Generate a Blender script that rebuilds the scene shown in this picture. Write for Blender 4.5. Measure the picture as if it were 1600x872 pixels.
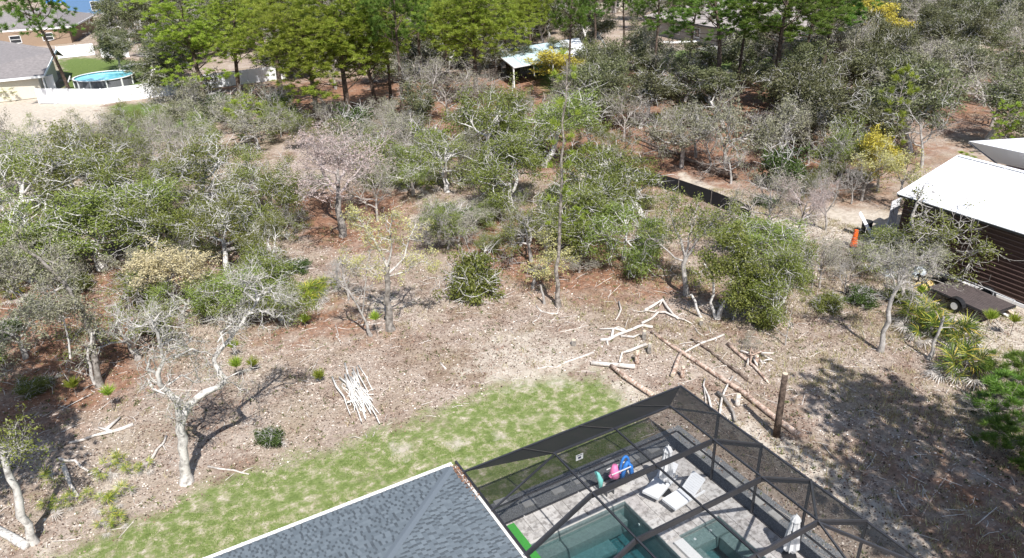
import bpy, math, random
import numpy as np
from mathutils import Matrix, Vector
D = bpy.data; S = bpy.context.scene; COL = S.collection
for o in list(D.objects): D.objects.remove(o)
random.seed(4); RNG = np.random.default_rng(11)

# ------------------------------------------------------------------ camera, sky, sun, exposure
FPX, PITCH, ROLL, YAW = 1166.357, 0.4627005, -0.0343785, 0.4995084      # focal length in px of a 1600 px wide frame
CAM = np.array([-16.24367, -17.07527, 19.00691])
_cp, _sp = math.cos(PITCH), math.sin(PITCH)
FW = np.array([math.sin(YAW)*_cp, math.cos(YAW)*_cp, -_sp])
_r = np.array([math.cos(YAW), -math.sin(YAW), 0.0]); _u = np.cross(_r, FW)
RT = math.cos(ROLL)*_r + math.sin(ROLL)*_u; UP = -math.sin(ROLL)*_r + math.cos(ROLL)*_u
cd = D.cameras.new('camera'); cd.sensor_width = 36.0; cd.lens = FPX/1600*36.0; cd.clip_start = .5; cd.clip_end = 6000
cam = D.objects.new('camera', cd); COL.objects.link(cam); S.camera = cam
cam.matrix_world = Matrix([[RT[i], UP[i], -FW[i], CAM[i]] for i in range(3)] + [[0, 0, 0, 1]])
SUN_EL, SUN_AZ = math.radians(54.0), math.radians(192.0)                  # azimuth from +y towards +x
w = D.worlds.new('World'); S.world = w; w.use_nodes = True
nt = w.node_tree; nt.nodes.clear()
sky = nt.nodes.new('ShaderNodeTexSky'); sky.sky_type = 'NISHITA'; sky.sun_disc = False
sky.sun_elevation = SUN_EL; sky.sun_rotation = SUN_AZ; sky.air_density = 1.0; sky.dust_density = 1.2
bg = nt.nodes.new('ShaderNodeBackground'); bg.inputs[1].default_value = 0.10
wo = nt.nodes.new('ShaderNodeOutputWorld'); nt.links.new(sky.outputs[0], bg.inputs[0]); nt.links.new(bg.outputs[0], wo.inputs[0])
sl = D.lights.new('sun', 'SUN'); sl.energy = 5.0; sl.angle = math.radians(.5); sl.color = (1, .975, .945)
so = D.objects.new('sun', sl); COL.objects.link(so)
sd = Vector((math.sin(SUN_AZ)*math.cos(SUN_EL), math.cos(SUN_AZ)*math.cos(SUN_EL), math.sin(SUN_EL)))
so.rotation_euler = sd.to_track_quat('Z', 'Y').to_euler(); so.location = (-10, -40, 60)
S.view_settings.view_transform = 'Standard'; S.view_settings.look = 'None'
S.view_settings.exposure = 0.52; S.view_settings.gamma = 1.0
S.cycles.transparent_max_bounces = 24; S.cycles.max_bounces = 6; S.cycles.diffuse_bounces = 3; S.cycles.transmission_bounces = 6

# ------------------------------------------------------------------ survey: a photo pixel (1600x872) to a place on the ground
def ray(u, v): return FW*FPX + RT*(u-800) + UP*(436-v)
def G(u, v, z=0.0):
    d = ray(u, v); return CAM + (z-CAM[2])/d[2]*d
def VP(u, v, base, off=0.0):                                              # point on the upright plane facing the camera through base
    n = np.array([base[0]-CAM[0], base[1]-CAM[1], 0.]); L = np.linalg.norm(n); n /= L
    d = ray(u, v); return CAM + (L+off)/(d@n)*d
def HT(v, bu, bv, u=None): return VP(u if u is not None else bu, v, G(bu, bv))[2]
def px_of(X, Y, Z=0.0):
    dx, dy, dz = X-CAM[0], Y-CAM[1], Z-CAM[2]
    z = dx*FW[0]+dy*FW[1]+dz*FW[2]
    return 800+FPX*(dx*RT[0]+dy*RT[1]+dz*RT[2])/z, 436-FPX*(dx*UP[0]+dy*UP[1]+dz*UP[2])/z, z

# ------------------------------------------------------------------ object helpers
def tag(o, label=None, cat=None, group=None, kind=None):
    if label: o['label'] = label
    if cat: o['category'] = cat
    if group: o['group'] = group
    if kind: o['kind'] = kind
    return o
def thing(name, label, cat, loc=(0, 0, 0), rotz=0.0, group=None, scale=None):
    o = D.objects.new(name, None); COL.objects.link(o); o.empty_display_size = .2
    o.location = loc; o.rotation_euler = (0, 0, rotz)
    if scale is not None: o.scale = scale
    return tag(o, label, cat, group)
def make_mesh(name, V, F, mat=None, smooth=False, cols=None):
    me = D.meshes.new(name)
    if isinstance(F, np.ndarray):
        V = np.asarray(V, dtype=np.float32); n, k = F.shape
        me.vertices.add(len(V)); me.vertices.foreach_set('co', V.ravel())
        me.loops.add(n*k); me.loops.foreach_set('vertex_index', F.astype(np.int32).ravel())
        me.polygons.add(n); me.polygons.foreach_set('loop_start', np.arange(0, n*k, k, dtype=np.int32))
        me.polygons.foreach_set('loop_total', np.full(n, k, dtype=np.int32))
        me.update(calc_edges=True)
    else:
        me.from_pydata([tuple(v) for v in V], [], F); me.update()
    mats = mat if isinstance(mat, (list, tuple)) else [mat]
    for m in mats:
        if m: me.materials.append(m)
    if smooth: me.polygons.foreach_set('use_smooth', [True]*len(me.polygons))
    return me
def link(name, me, parent=None, loc=None, rot=None, scale=None, kind=None):
    o = D.objects.new(name, me); COL.objects.link(o)
    if parent is not None: o.parent = parent
    if loc is not None: o.location = loc
    if rot is not None: o.rotation_euler = rot
    if scale is not None: o.scale = scale
    if kind: o['kind'] = kind
    return o
class MB:                                                                  # collects shapes into one mesh
    def __init__(s): s.V = []; s.F = []
    def add(s, V, F):
        b = len(s.V); s.V += [tuple(map(float, v)) for v in V]; s.F += [tuple(b+i for i in f) for f in F]; return s
    def box(s, c, d, rz=0.0):
        x, y, z = d[0]/2, d[1]/2, d[2]/2; ca, sa = math.cos(rz), math.sin(rz)
        P = [(-x,-y,-z),(x,-y,-z),(x,y,-z),(-x,y,-z),(-x,-y,z),(x,-y,z),(x,y,z),(-x,y,z)]
        P = [(c[0]+p[0]*ca-p[1]*sa, c[1]+p[0]*sa+p[1]*ca, c[2]+p[2]) for p in P]
        return s.add(P, [(0,3,2,1),(4,5,6,7),(0,1,5,4),(1,2,6,5),(2,3,7,6),(3,0,4,7)])
    def bar(s, a, b, wd, ht, up=(0, 0, 1)):                                # a square bar from a to b
        a, b = np.array(a, float), np.array(b, float); t = b-a; t /= np.linalg.norm(t)
        up = np.array(up, float); sx = np.cross(t, up); sx /= (np.linalg.norm(sx)+1e-9); uy = np.cross(sx, t)
        P = [p+sx*i*wd/2+uy*j*ht/2 for p in (a, b) for i, j in ((-1,-1),(1,-1),(1,1),(-1,1))]
        return s.add(P, [(0,1,2,3),(7,6,5,4),(0,4,5,1),(1,5,6,2),(2,6,7,3),(3,7,4,0)])
    def tube(s, pts, r, k=8, cap=True):
        V, F = tube_np([(np.array(pts, float), np.broadcast_to(np.array(r, float), (len(pts),)))], k)
        b = len(s.V); s.V += [tuple(v) for v in V]; s.F += [tuple(int(b+i) for i in f) for f in F]
        if cap:
            n = len(pts); s.F.append(tuple(b+i for i in range(k))[::-1]); s.F.append(tuple(b+(n-1)*k+i for i in range(k)))
        return s
    def prism(s, poly, z0, z1):
        n = len(poly); V = [(p[0], p[1], z0) for p in poly]+[(p[0], p[1], z1) for p in poly]
        F = [tuple(range(n))[::-1], tuple(range(n, 2*n))]+[(i, (i+1) % n, n+(i+1) % n, n+i) for i in range(n)]
        return s.add(V, F)
    def mesh(s, name, mat, smooth=False): return make_mesh(name, s.V, s.F, mat, smooth)
    def build(s, name, mat, parent=None, smooth=False, kind=None, **k): return link(name, s.mesh(name, mat, smooth), parent, kind=kind, **k)
def tube_np(brs, k):
    """all branches [(pts n x 3, radii n)] as k-sided tubes: V, F(quads)."""
    Vs, Fs, base = [], [], 0
    by = {}
    for p, r in brs: by.setdefault(len(p), []).append((p, r))
    ang = np.arange(k)*2*math.pi/k
    for n, L in by.items():
        P = np.array([a for a, _ in L]); R = np.array([b for _, b in L]); B = len(L)
        T = np.gradient(P, axis=1); T /= np.linalg.norm(T, axis=2, keepdims=True)+1e-9
        m = T.mean(axis=1); ref = np.where(np.abs(m[:, 2:3]) > .75*np.linalg.norm(m, axis=1, keepdims=True), [[1., 0.13, 0]], [[0, 0.1, 1.]])
        ref = np.repeat(ref[:, None, :], n, 1)
        U = np.cross(T, ref); U /= np.linalg.norm(U, axis=2, keepdims=True)+1e-9
        W = np.cross(T, U)
        X = P[:, :, None, :]+R[:, :, None, None]*(U[:, :, None, :]*np.cos(ang)[None, None, :, None]+W[:, :, None, :]*np.sin(ang)[None, None, :, None])
        Vs.append(X.reshape(-1, 3))
        i = np.arange(n-1)[:, None]*k; j = np.arange(k)[None, :]; j2 = (j+1) % k
        q = np.stack([i+j, i+j2, i+k+j2, i+k+j], -1).reshape(-1, 4)
        Fs.append((q[None]+(base+np.arange(B)*n*k)[:, None, None]).reshape(-1, 4)); base += B*n*k
    return np.concatenate(Vs), np.concatenate(Fs)

# ------------------------------------------------------------------ materials
class NT:
    def __init__(s, name):
        s.m = D.materials.new(name); s.m.use_nodes = True; s.t = s.m.node_tree
        s.b = s.t.nodes['Principled BSDF']; s.out = s.t.nodes['Material Output']
    def n(s, typ, **k):
        x = s.t.nodes.new(typ)
        for a, b in k.items(): setattr(x, a, b)
        return x
    def l(s, a, b): s.t.links.new(a, b)
    def coord(s, kind='Object'):
        return s.n('ShaderNodeTexCoord').outputs[kind]
    def noise(s, scale, detail=3, rough=.55, vec=None, dist=0.0):
        x = s.n('ShaderNodeTexNoise'); x.inputs['Scale'].default_value = scale; x.inputs['Detail'].default_value = detail
        x.inputs['Roughness'].default_value = rough; x.inputs['Distortion'].default_value = dist
        s.l(vec if vec is not None else s.coord(), x.inputs['Vector']); return x.outputs['Fac']
    def ramp(s, fac, stops, interp='LINEAR'):
        x = s.n('ShaderNodeValToRGB'); cr = x.color_ramp; cr.interpolation = interp
        while len(cr.elements) < len(stops): cr.elements.new(.5)
        for e, (p, c) in zip(cr.elements, stops): e.position = p; e.color = (*c, 1) if len(c) == 3 else c
        s.l(fac, x.inputs[0]); return x.outputs['Color']
    def mix(s, fac, a, b, mode='MIX'):
        x = s.n('ShaderNodeMix', data_type='RGBA', blend_type=mode)
        for inp, val in ((x.inputs[0], fac), (x.inputs[6], a), (x.inputs[7], b)):
            if hasattr(val, 'is_output'): s.l(val, inp)
            elif isinstance(val, (int, float)): inp.default_value = val
            else: inp.default_value = (*val, 1)
        return x.outputs[2]
    def math(s, op, a, b=0.0, clamp=False):
        x = s.n('ShaderNodeMath', operation=op, use_clamp=clamp)
        for i, val in enumerate((a, b)):
            if hasattr(val, 'is_output'): s.l(val, x.inputs[i])
            else: x.inputs[i].default_value = val
        return x.outputs[0]
    def attr(s, name):
        x = s.n('ShaderNodeAttribute'); x.attribute_name = name; return x.outputs['Fac']
    def rnd(s): return s.n('ShaderNodeNewGeometry').outputs['Random Per Island']
    def objrnd(s): return s.n('ShaderNodeObjectInfo').outputs['Random']
    def bump(s, h, strength=.5, dist=.02):
        x = s.n('ShaderNodeBump'); x.inputs['Strength'].default_value = strength; x.inputs['Distance'].default_value = dist
        s.l(h, x.inputs['Height']); s.l(x.outputs[0], s.b.inputs['Normal'])
    def done(s, col=None, rough=.8, metal=0.0, spec=None):
        if col is not None:
            if hasattr(col, 'is_output'): s.l(col, s.b.inputs['Base Color'])
            else: s.b.inputs['Base Color'].default_value = (*col, 1)
        s.b.inputs['Roughness'].default_value = rough; s.b.inputs['Metallic'].default_value = metal
        if spec is not None: s.b.inputs['Specular IOR Level'].default_value = spec
        return s.m
def plain(name, col, rough=.7, metal=0.0, var=.12, scale=6.0, spec=None):
    t = NT(name); f = t.noise(scale, 4)
    c = t.ramp(f, [(.3, tuple(x*(1-var) for x in col)), (.7, tuple(min(1, x*(1+var)) for x in col))])
    return t.done(c, rough, metal, spec)
def bark(name, dark, light, pos=(.38, .6), scale=5.0, flake=None):
    t = NT(name); f = t.noise(scale, 6, .65)
    c = t.ramp(f, [(pos[0], dark), (pos[1], light)])
    if flake: c = t.mix(t.math('GREATER_THAN', t.noise(scale*3, 3), .58), c, flake)
    t.bump(t.noise(scale*4, 4), .6, .02)
    return t.done(c, .92, spec=.2)
def leafmat(name, stops, transl=.3, rough=.6, big=None):
    """foliage: a colour for each leaf, thin and partly see-through to light."""
    t = NT(name); c = t.ramp(t.rnd(), stops)
    if big:                                                                # clumps and whole plants differ a little in hue
        c = t.mix(t.math('MULTIPLY', t.noise(.9, 2), .9), c, big)
        h = t.n('ShaderNodeHueSaturation'); t.l(c, h.inputs['Color'])
        t.l(t.math('ADD', t.math('MULTIPLY', t.objrnd(), .5), .75), h.inputs['Value'])
        t.l(t.math('ADD', t.math('MULTIPLY', t.objrnd(), .03), .485), h.inputs['Hue']); c = h.outputs[0]
    t.done(c, rough, spec=.25)
    tr = t.n('ShaderNodeBsdfTranslucent'); t.l(c, tr.inputs['Color'])
    mx = t.n('ShaderNodeMixShader'); mx.inputs[0].default_value = transl
    t.l(t.b.outputs[0], mx.inputs[1]); t.l(tr.outputs[0], mx.inputs[2]); t.l(mx.outputs[0], t.out.inputs['Surface'])
    return t.m
M = {}
M['bark_oak'] = bark('pale lichen bark', (.21, .195, .18), (.66, .635, .60), (.32, .56), 7)
M['bark_white'] = bark('bleached bark', (.17, .155, .14), (.46, .43, .40), (.33, .58), 4)
M['bark_pale'] = bark('pale lichened limb', (.18, .165, .15), (.58, .55, .51), (.32, .54), 4)
M['bark_spray'] = bark('grey twigs', (.24, .21, .19), (.46, .42, .385), (.33, .55), 4)
M['bark_grey'] = bark('grey bark', (.12, .105, .09), (.34, .31, .28), (.36, .62), 5)
M['bark_dark'] = bark('dark rough bark', (.05, .042, .036), (.20, .17, .145), (.4, .66), 6)
M['bark_pine'] = bark('pine bark', (.055, .04, .032), (.19, .14, .11), (.4, .68), 5)
M['bark_pinepale'] = bark('thin pine bark', (.13, .11, .095), (.36, .32, .28), (.4, .6), 5)
M['peeled'] = bark('peeled pine log', (.16, .10, .075), (.52, .38, .30), (.36, .56), 3.5, flake=(.62, .54, .46))
M['cutwood'] = plain('cut wood', (.56, .47, .35), .8, var=.1, scale=20)
M['deadwood'] = bark('bleached dead wood', (.26, .23, .20), (.60, .55, .50), (.3, .5), 4)
M['whitewood'] = bark('sun bleached stick', (.36, .33, .30), (.72, .69, .64), (.30, .50), 5)
M['twig_pink'] = bark('reddish twigs', (.24, .185, .17), (.52, .455, .43), (.35, .6), 4)
M['oakleaf'] = leafmat('scrub oak leaves', [(0, (.04, .075, .010)), (.4, (.10, .15, .022)), (.75, (.18, .235, .045)), (.93, (.28, .32, .08)), (1, (.42, .43, .18))], .3, .42, (.25, .26, .07))
M['greenleaf'] = leafmat('bright oak leaves', [(0, (.045, .08, .012)), (.4, (.11, .16, .028)), (.8, (.20, .26, .05)), (1, (.34, .38, .11))], .32, .45, (.24, .27, .07))
M['oakfar'] = leafmat('greyish oak leaves', [(0, (.035, .05, .016)), (.5, (.09, .11, .04)), (.9, (.18, .195, .085)), (1, (.32, .33, .2))], .28, .5, (.17, .165, .085))
M['oaklichen'] = leafmat('lichen grey leaves', [(0, (.15, .16, .08)), (.5, (.29, .30, .18)), (1, (.46, .45, .34))], .25, .7, (.24, .22, .15))
M['needle'] = leafmat('pine needles', [(0, (.20, .28, .025)), (.5, (.46, .55, .07)), (1, (.72, .76, .18))], .5, .42, (.22, .31, .05))
M['needledeep'] = leafmat('deep green pine needles', [(0, (.08, .15, .02)), (.5, (.19, .30, .045)), (1, (.36, .48, .10))], .42, .45, (.08, .15, .03))
M['budleaf'] = leafmat('yellow spring leaves', [(0, (.36, .34, .10)), (.5, (.52, .50, .20)), (1, (.66, .62, .34))], .35, .6)
M['goldleaf'] = leafmat('golden leaves', [(0, (.36, .30, .04)), (1, (.62, .54, .10))], .35, .6)
M['peachleaf'] = leafmat('pale straw leaves', [(0, (.45, .38, .20)), (1, (.70, .62, .40))], .35, .6)
M['pinkbud'] = leafmat('pink buds', [(0, (.38, .28, .25)), (1, (.62, .51, .47))], .3, .6)
M['palm'] = leafmat('palmetto fronds', [(0, (.05, .10, .012)), (.45, (.16, .24, .03)), (.8, (.34, .40, .045)), (.95, (.50, .52, .08)), (1, (.60, .36, .07))], .28, .4)
M['bushleaf'] = leafmat('dark bush leaves', [(0, (.03, .055, .015)), (1, (.11, .16, .04))], .25, .5)

# ------------------------------------------------------------------ ground: one sheet, zones by where sand, straw and lawn lie
def poly_w(pts): return np.array([G(u, v)[:2] for u, v in pts])
def sdist(poly, X, Y):
    """signed distance to a polygon, inside positive."""
    n = len(poly); dmin = np.full(X.shape, 1e9); ins = np.zeros(X.shape, bool)
    for i in range(n):
        a, b = poly[i], poly[(i+1) % n]; e = b-a
        t = np.clip(((X-a[0])*e[0]+(Y-a[1])*e[1])/(e@e+1e-12), 0, 1)
        dmin = np.minimum(dmin, np.hypot(X-a[0]-t*e[0], Y-a[1]-t*e[1]))
        c = ((a[1] > Y) != (b[1] > Y)) & (X < (b[0]-a[0])*(Y-a[1])/((b[1]-a[1]) if abs(b[1]-a[1]) > 1e-9 else 1e-9)+a[0])
        ins ^= c
    return np.where(ins, dmin, -dmin)
LAWN = np.array([G(u, v)[:2] for u, v in [(60, 880), (215, 812), (320, 762), (430, 722), (540, 690), (650, 655), (720, 628), (780, 597), (850, 585), (930, 585), (985, 612), (1000, 640)]] + [(-.3, .6), (-.3, -3), (-9, -3), (-30, -3), (-40, -8)])
SAND = [([(735, 555), (800, 528), (870, 535), (900, 560), (880, 592), (800, 598), (750, 585)], 2.4), ([(940, 590), (985, 588), (1040, 620), (1030, 650), (985, 640)], .8),
        ([(1200, 345), (1290, 325), (1420, 335), (1440, 360), (1400, 395), (1340, 395), (1280, 375)], 1.2), ([(1330, 390), (1400, 385), (1595, 470), (1640, 560), (1570, 590), (1500, 520), (1440, 480)], 1.2),
        ([(-60, 135), (60, 138), (168, 158), (165, 185), (115, 205), (120, 290), (60, 320), (-90, 320)], 2.5), ([(1130, 640), (1300, 720), (1430, 830), (1500, 900), (1420, 880), (1250, 745), (1120, 665)], .5),
        ([(635, 335), (700, 330), (700, 352), (650, 356)], .5), ([(575, 462), (620, 455), (620, 485), (580, 487)], .5), ([(860, 150), (960, 150), (970, 170), (880, 178)], 1.5),
        ([(1040, 112), (1330, 108), (1330, 122), (1040, 128)], 2.), ([(60, 845), (95, 850), (80, 880), (50, 880)], .3), ([(695, 690), (720, 684), (728, 694), (706, 699)], .35), ([(612, 698), (650, 690), (655, 705), (620, 710)], .45), ([(765, 676), (785, 670), (792, 684), (770, 686)], .35), ([(725, 712), (745, 706), (748, 716), (730, 720)], .3), ([(905, 255), (960, 280), (960, 300), (900, 280)], .8), ([(1060, 265), (1200, 335), (1180, 345), (1060, 285)], .8)]
STRAW = [([(380, 300), (640, 290), (660, 340), (620, 390), (520, 400), (440, 360)], 2.), ([(120, 420), (330, 340), (380, 400), (240, 500), (120, 470)], 2.), ([(620, 200), (780, 130), (1000, 170), (1500, 230), (1330, 320), (1200, 300), (1000, 300), (900, 290), (700, 260)], 4.),
         ([(330, 130), (1000, 100), (1600, 90), (1600, 210), (900, 190), (640, 210), (400, 210)], 6.), ([(690, 330), (900, 330), (1150, 470), (880, 470), (720, 440)], 2.), ([(1400, 700), (1600, 740), (1640, 900), (1450, 900)], 4.), ([(-40, 430), (150, 420), (260, 500), (250, 600), (150, 650), (-40, 700)], 2.2), ([(400, 480), (560, 470), (600, 530), (420, 540)], 2.5)]
GREEN = [([(88, 88), (215, 95), (260, 120), (180, 150), (100, 142)], 2.5), ([(165, 165), (320, 160), (330, 215), (180, 225)], 2.5), ([(1000, 78), (1200, 78), (1330, 100), (1060, 115)], 4.), ([(1335, 350), (1370, 350), (1372, 385), (1335, 388)], .6), ([(820, 95), (930, 90), (960, 150), (860, 150)], 3.)]
def axis(lo, a, b, hi, step):
    far = [lo, lo*.6, lo*.35+a*.1]; core = list(np.arange(a, b, step))
    k = step; x = b; up = []
    while x < hi: k *= 1.35; x += k; up.append(x)
    k = step; x = a; dn = []
    while x > lo: k *= 1.35; x -= k; dn.append(x)
    return np.array(dn[::-1]+core+up)
_gr = np.random.default_rng(3); _GW = [(_gr.uniform(0, 6.28), _gr.uniform(.15, 1.4), _gr.uniform(0, 6.28)) for _ in range(14)]
def gz(X, Y):
    X = np.asarray(X, float); Y = np.asarray(Y, float); Z = np.zeros(X.shape)
    for a, f, p in _GW: Z = Z+.013/f**.6*np.sin(f*(X*math.cos(a)+Y*math.sin(a))+p)
    yard = np.clip(sdist(np.array([(-40., 1.3), (1.5, 1.3), (1.5, -14), (-40, -14)]), X, Y)/1.5, -1, 0)+1
    return np.where((np.abs(X) < 300) & (Y < 400), np.clip(Z*(1-yard)-.02*yard, -.06, .06), 0)
def build_ground():
    xs = axis(-2500, -30, 62, 2500, .45); ys = axis(-2500, -16, 100, 2800, .45)
    X, Y = np.meshgrid(xs, ys); nx, ny = len(xs), len(ys)
    Z = gz(X, Y)
    u, v, dep = px_of(X, Y)
    V = np.stack([X, Y, Z], -1).reshape(-1, 3)
    i = np.arange(ny-1)[:, None]*nx+np.arange(nx-1)[None, :]; F = np.stack([i, i+1, i+nx+1, i+nx], -1).reshape(-1, 4)
    # the pool and the spa are dug through it
    cx, cy = V[F].mean(axis=1)[:, 0], V[F].mean(axis=1)[:, 1]
    F = F[~((cx > -9.8) & (cx < -.6) & (cy < -.7) & (cy > -9.6))]
    me = make_mesh('ground', V, F, None, True)
    def put(name, zones):
        a = np.zeros(X.shape)
        for p, soft in zones:
            pw = p if isinstance(p, np.ndarray) else poly_w(p); a = np.maximum(a, np.clip(sdist(pw, X, Y)/soft*.5+.5, 0, 1))
        at = me.attributes.new(name, 'FLOAT', 'POINT'); at.data.foreach_set('value', a.ravel().astype(np.float32))
    put('lawn', [(LAWN, .9)]); put('sand', SAND); put('straw', STRAW); put('green', GREEN)
    t = NT('woodland soil'); co = t.coord()
    mp = t.n('ShaderNodeMapping'); t.l(co, mp.inputs[0]); P = mp.outputs[0]
    big = t.noise(.16, 4, .6, P); mid = t.noise(.9, 5, .65, P); fine = t.noise(4.2, 5, .8, P); tiny = t.noise(13, 4, .8, P)
    litter = t.ramp(t.mix(.55, fine, tiny), [(.32, (.06, .045, .035)), (.42, (.25, .19, .15)), (.50, (.42, .34, .28)), (.60, (.58, .50, .43)), (.70, (.78, .725, .65))])
    litter = t.mix(t.ramp(t.noise(.28, 5, .7), [(.46, (0, 0, 0)), (.60, (.75, .75, .75))]), litter, t.ramp(fine, [(.3, (.05, .032, .022)), (.5, (.19, .115, .08)), (.66, (.33, .235, .175)), (.8, (.55, .46, .38))]))
    litter = t.mix(t.math('MULTIPLY', t.ramp(big, [(.44, (0, 0, 0)), (.60, (1, 1, 1))]), .5), litter, t.mix(.5, litter, (.52, .47, .42)))
    litter = t.mix(t.math('MULTIPLY', t.ramp(mid, [(.42, (0, 0, 0)), (.62, (1, 1, 1))]), .55), litter, (.39, .315, .255))
    litter = t.mix(t.math('MULTIPLY', t.ramp(t.noise(.35, 3, .6, P), [(.45, (0, 0, 0)), (.65, (1, 1, 1))]), .45), litter, (.29, .235, .15))
    litter = t.mix(t.ramp(t.noise(.45, 6, .75), [(.56, (0, 0, 0)), (.66, (.8, .8, .8))]), litter, t.ramp(fine, [(.35, (.40, .34, .28)), (.6, (.66, .59, .51))]))
    straw = t.ramp(fine, [(.28, (.05, .024, .014)), (.45, (.20, .085, .045)), (.6, (.34, .16, .085)), (.78, (.46, .31, .21))])
    sand = t.ramp(t.noise(3, 5, .6, P), [(.3, (.42, .36, .29)), (.6, (.60, .54, .46))])
    lawn = t.ramp(t.noise(2.2, 5, .7, P), [(.3, (.12, .17, .045)), (.48, (.20, .25, .085)), (.58, (.36, .345, .21)), (.68, (.58, .52, .43))])
    green = t.ramp(fine, [(.3, (.07, .11, .03)), (.6, (.16, .22, .06)), (.8, (.30, .30, .14))])
    def edge(name, k=1.0, lo=.42, hi=.58):
        s = t.math('ADD', t.attr(name), t.math('MULTIPLY', t.math('SUBTRACT', mid, .5), k)); return t.ramp(s, [(lo, (0, 0, 0)), (hi, (1, 1, 1))])
    c = t.mix(t.math('MULTIPLY', edge('straw', 2.6, .25, 1.1), .8), litter, straw)
    c = t.mix(edge('green', 1.3, .35, .65), c, green); c = t.mix(edge('lawn', 2.2, .25, .85), c, lawn)
    c = t.mix(t.math('MULTIPLY', edge('sand', 1.8, .35, .7), .9), c, sand)
    c = t.mix(t.math('MULTIPLY', tiny, .5), c, t.mix(1.0, c, (.72, .68, .64), 'MULTIPLY'))
    t.bump(t.math('ADD', fine, t.math('MULTIPLY', tiny, .5)), .9, .09)
    me.materials.append(t.done(c, .95, spec=.15))
    link('ground', me, kind='structure')
build_ground()

# ------------------------------------------------------------------ pool cage (screen enclosure) with patio, pool and spa
HE, HR = 3.0, 4.187                                                        # eave and ring heights
LA = [8.955, 6.764, 4.508, 2.286, 0.0]                                     # -x of posts on the long side (first is at the house)
RB = [0.0, 1.965, 3.955, 5.944, 7.917, 9.95]                               # -y of posts on the outer side
def screen_mat(name, dens, tint):
    t = NT(name); g = t.n('ShaderNodeNewGeometry'); d = t.n('ShaderNodeVectorMath', operation='DOT_PRODUCT')
    t.l(g.outputs['Incoming'], d.inputs[0]); t.l(g.outputs['True Normal'], d.inputs[1])
    c = t.math('MAXIMUM', t.math('ABSOLUTE', d.outputs['Value']), .05)
    f = t.math('MINIMUM', t.math('DIVIDE', dens, c), .97)                  # woven wires close up as the ray grazes the cloth
    t.done(tint, .7, spec=.3); tr = t.n('ShaderNodeBsdfTransparent'); mx = t.n('ShaderNodeMixShader')
    t.l(f, mx.inputs[0]); t.l(tr.outputs[0], mx.inputs[1]); t.l(t.b.outputs[0], mx.inputs[2]); t.l(mx.outputs[0], t.out.inputs['Surface'])
    return t.m
M['bronze'] = plain('dark bronze aluminium', (.035, .035, .04), .42, .0, .15, 3, .6)
M['screen'] = screen_mat('wall insect screen', .21, (.012, .013, .015)); M['screentop'] = screen_mat('roof insect screen', .14, (.012, .013, .015))
cage = thing('screen_enclosure', 'dark bronze pool cage of mesh panels over the patio and pool', 'pool enclosure')
def member(name, a, b, wd=.055, ht=.055, up=(0, 0, 1)): return MB().bar(a, b, wd, ht, up).build(name, M['bronze'], cage)
def panel(pts, top=False):
    return link('screen_panel', make_mesh('screen_panel', pts, [tuple(range(len(pts)))], M['screentop' if top else 'screen']), cage)
ring = lambda a, b, z=HR: (-a, -b, z)
# outer side and long side: posts, chair rail, eave, base rail
for a in LA[:-1]: member('post', (-a, 0, .05), (-a, 0, HE-.03), .055, .075)
member('corner_post', (0, 0, .05), (0, 0, HE-.03), .075, .075)
for b in RB[1:]: member('post', (0, -b, .05), (0, -b, HE-.03), .09, .055, (0, 1, 0))
member('eave_beam', (-LA[0], 0, HE), (.03, 0, HE), .06, .06); member('eave_beam', (0, -.03, HE), (0, -RB[-1], HE), .06, .06)
for z, h_ in ((.95, .05), (.075, .05)):
    for i in range(4): member('chair_rail' if z > .5 else 'base_rail', (-LA[i]+.03, 0, z), (-LA[i+1]-.03, 0, z), .05, h_)
    for i in range(5): member('chair_rail' if z > .5 else 'base_rail', (0, -RB[i]-.03, z), (0, -RB[i+1]+.03, z), .05, h_)
# flat top: purlins along the outer side, beams across
P_ = [LA[3], LA[2], LA[1]]                                                 # purlin lines
ZN = 3.62; YN = 8.95                                                       # the near end of the top drops to here
for a in P_:
    for i in range(1, 4): member('purlin', (-a, -RB[i]-.03, HR+.03), (-a, -RB[i+1]+.03, HR+.03), .05, .05)
    member('purlin', (-a, -RB[4]-.03, HR+.02), (-a, -RB[5], HE+.2), .05, .05)
member('beam', (-P_[2], -RB[1], HR), (-P_[0], -RB[1], HR), .055, .06)
for j in (2, 3, 4): member('beam', (-P_[2]+.0, -RB[j], HR-.07), (-P_[0], -RB[j], HR-.07), .055, .2)
# slopes: to the outer eave, to the long eave, to the house gutter
for j in (1, 2, 3, 4): member('rafter', (-P_[0], -RB[j], HR-.05), (0, -RB[j], HE-.02), .05, .05 if j == 1 else .16)
for a in P_: member('rafter', (-a, -RB[1], HR), (-a, 0, HE), .05, .05)
GUT = 9.02
for j, zt in ((1, 3.0), (2, 3.0), (3, 3.0), (4, 3.0)): member('rafter', (-P_[2], -RB[j], HR-.05), (-GUT+.07, -RB[j], zt), .05, .05 if j == 1 else .19)
member('brace', (0, -RB[3], HE), (-P_[0], -RB[4], HR-.05), .06, .09); member('brace', (-P_[0], -RB[4], HR-.05), (0, -RB[5], HE), .06, .09)
member('eave_beam', (-GUT, -RB[5], HE), (0, -RB[5], HE), .06, .1)
for a in (2.2, 4.4, 6.6): member('post', (-a, -RB[5], .05), (-a, -RB[5], HE-.03), .055, .075)
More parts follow.
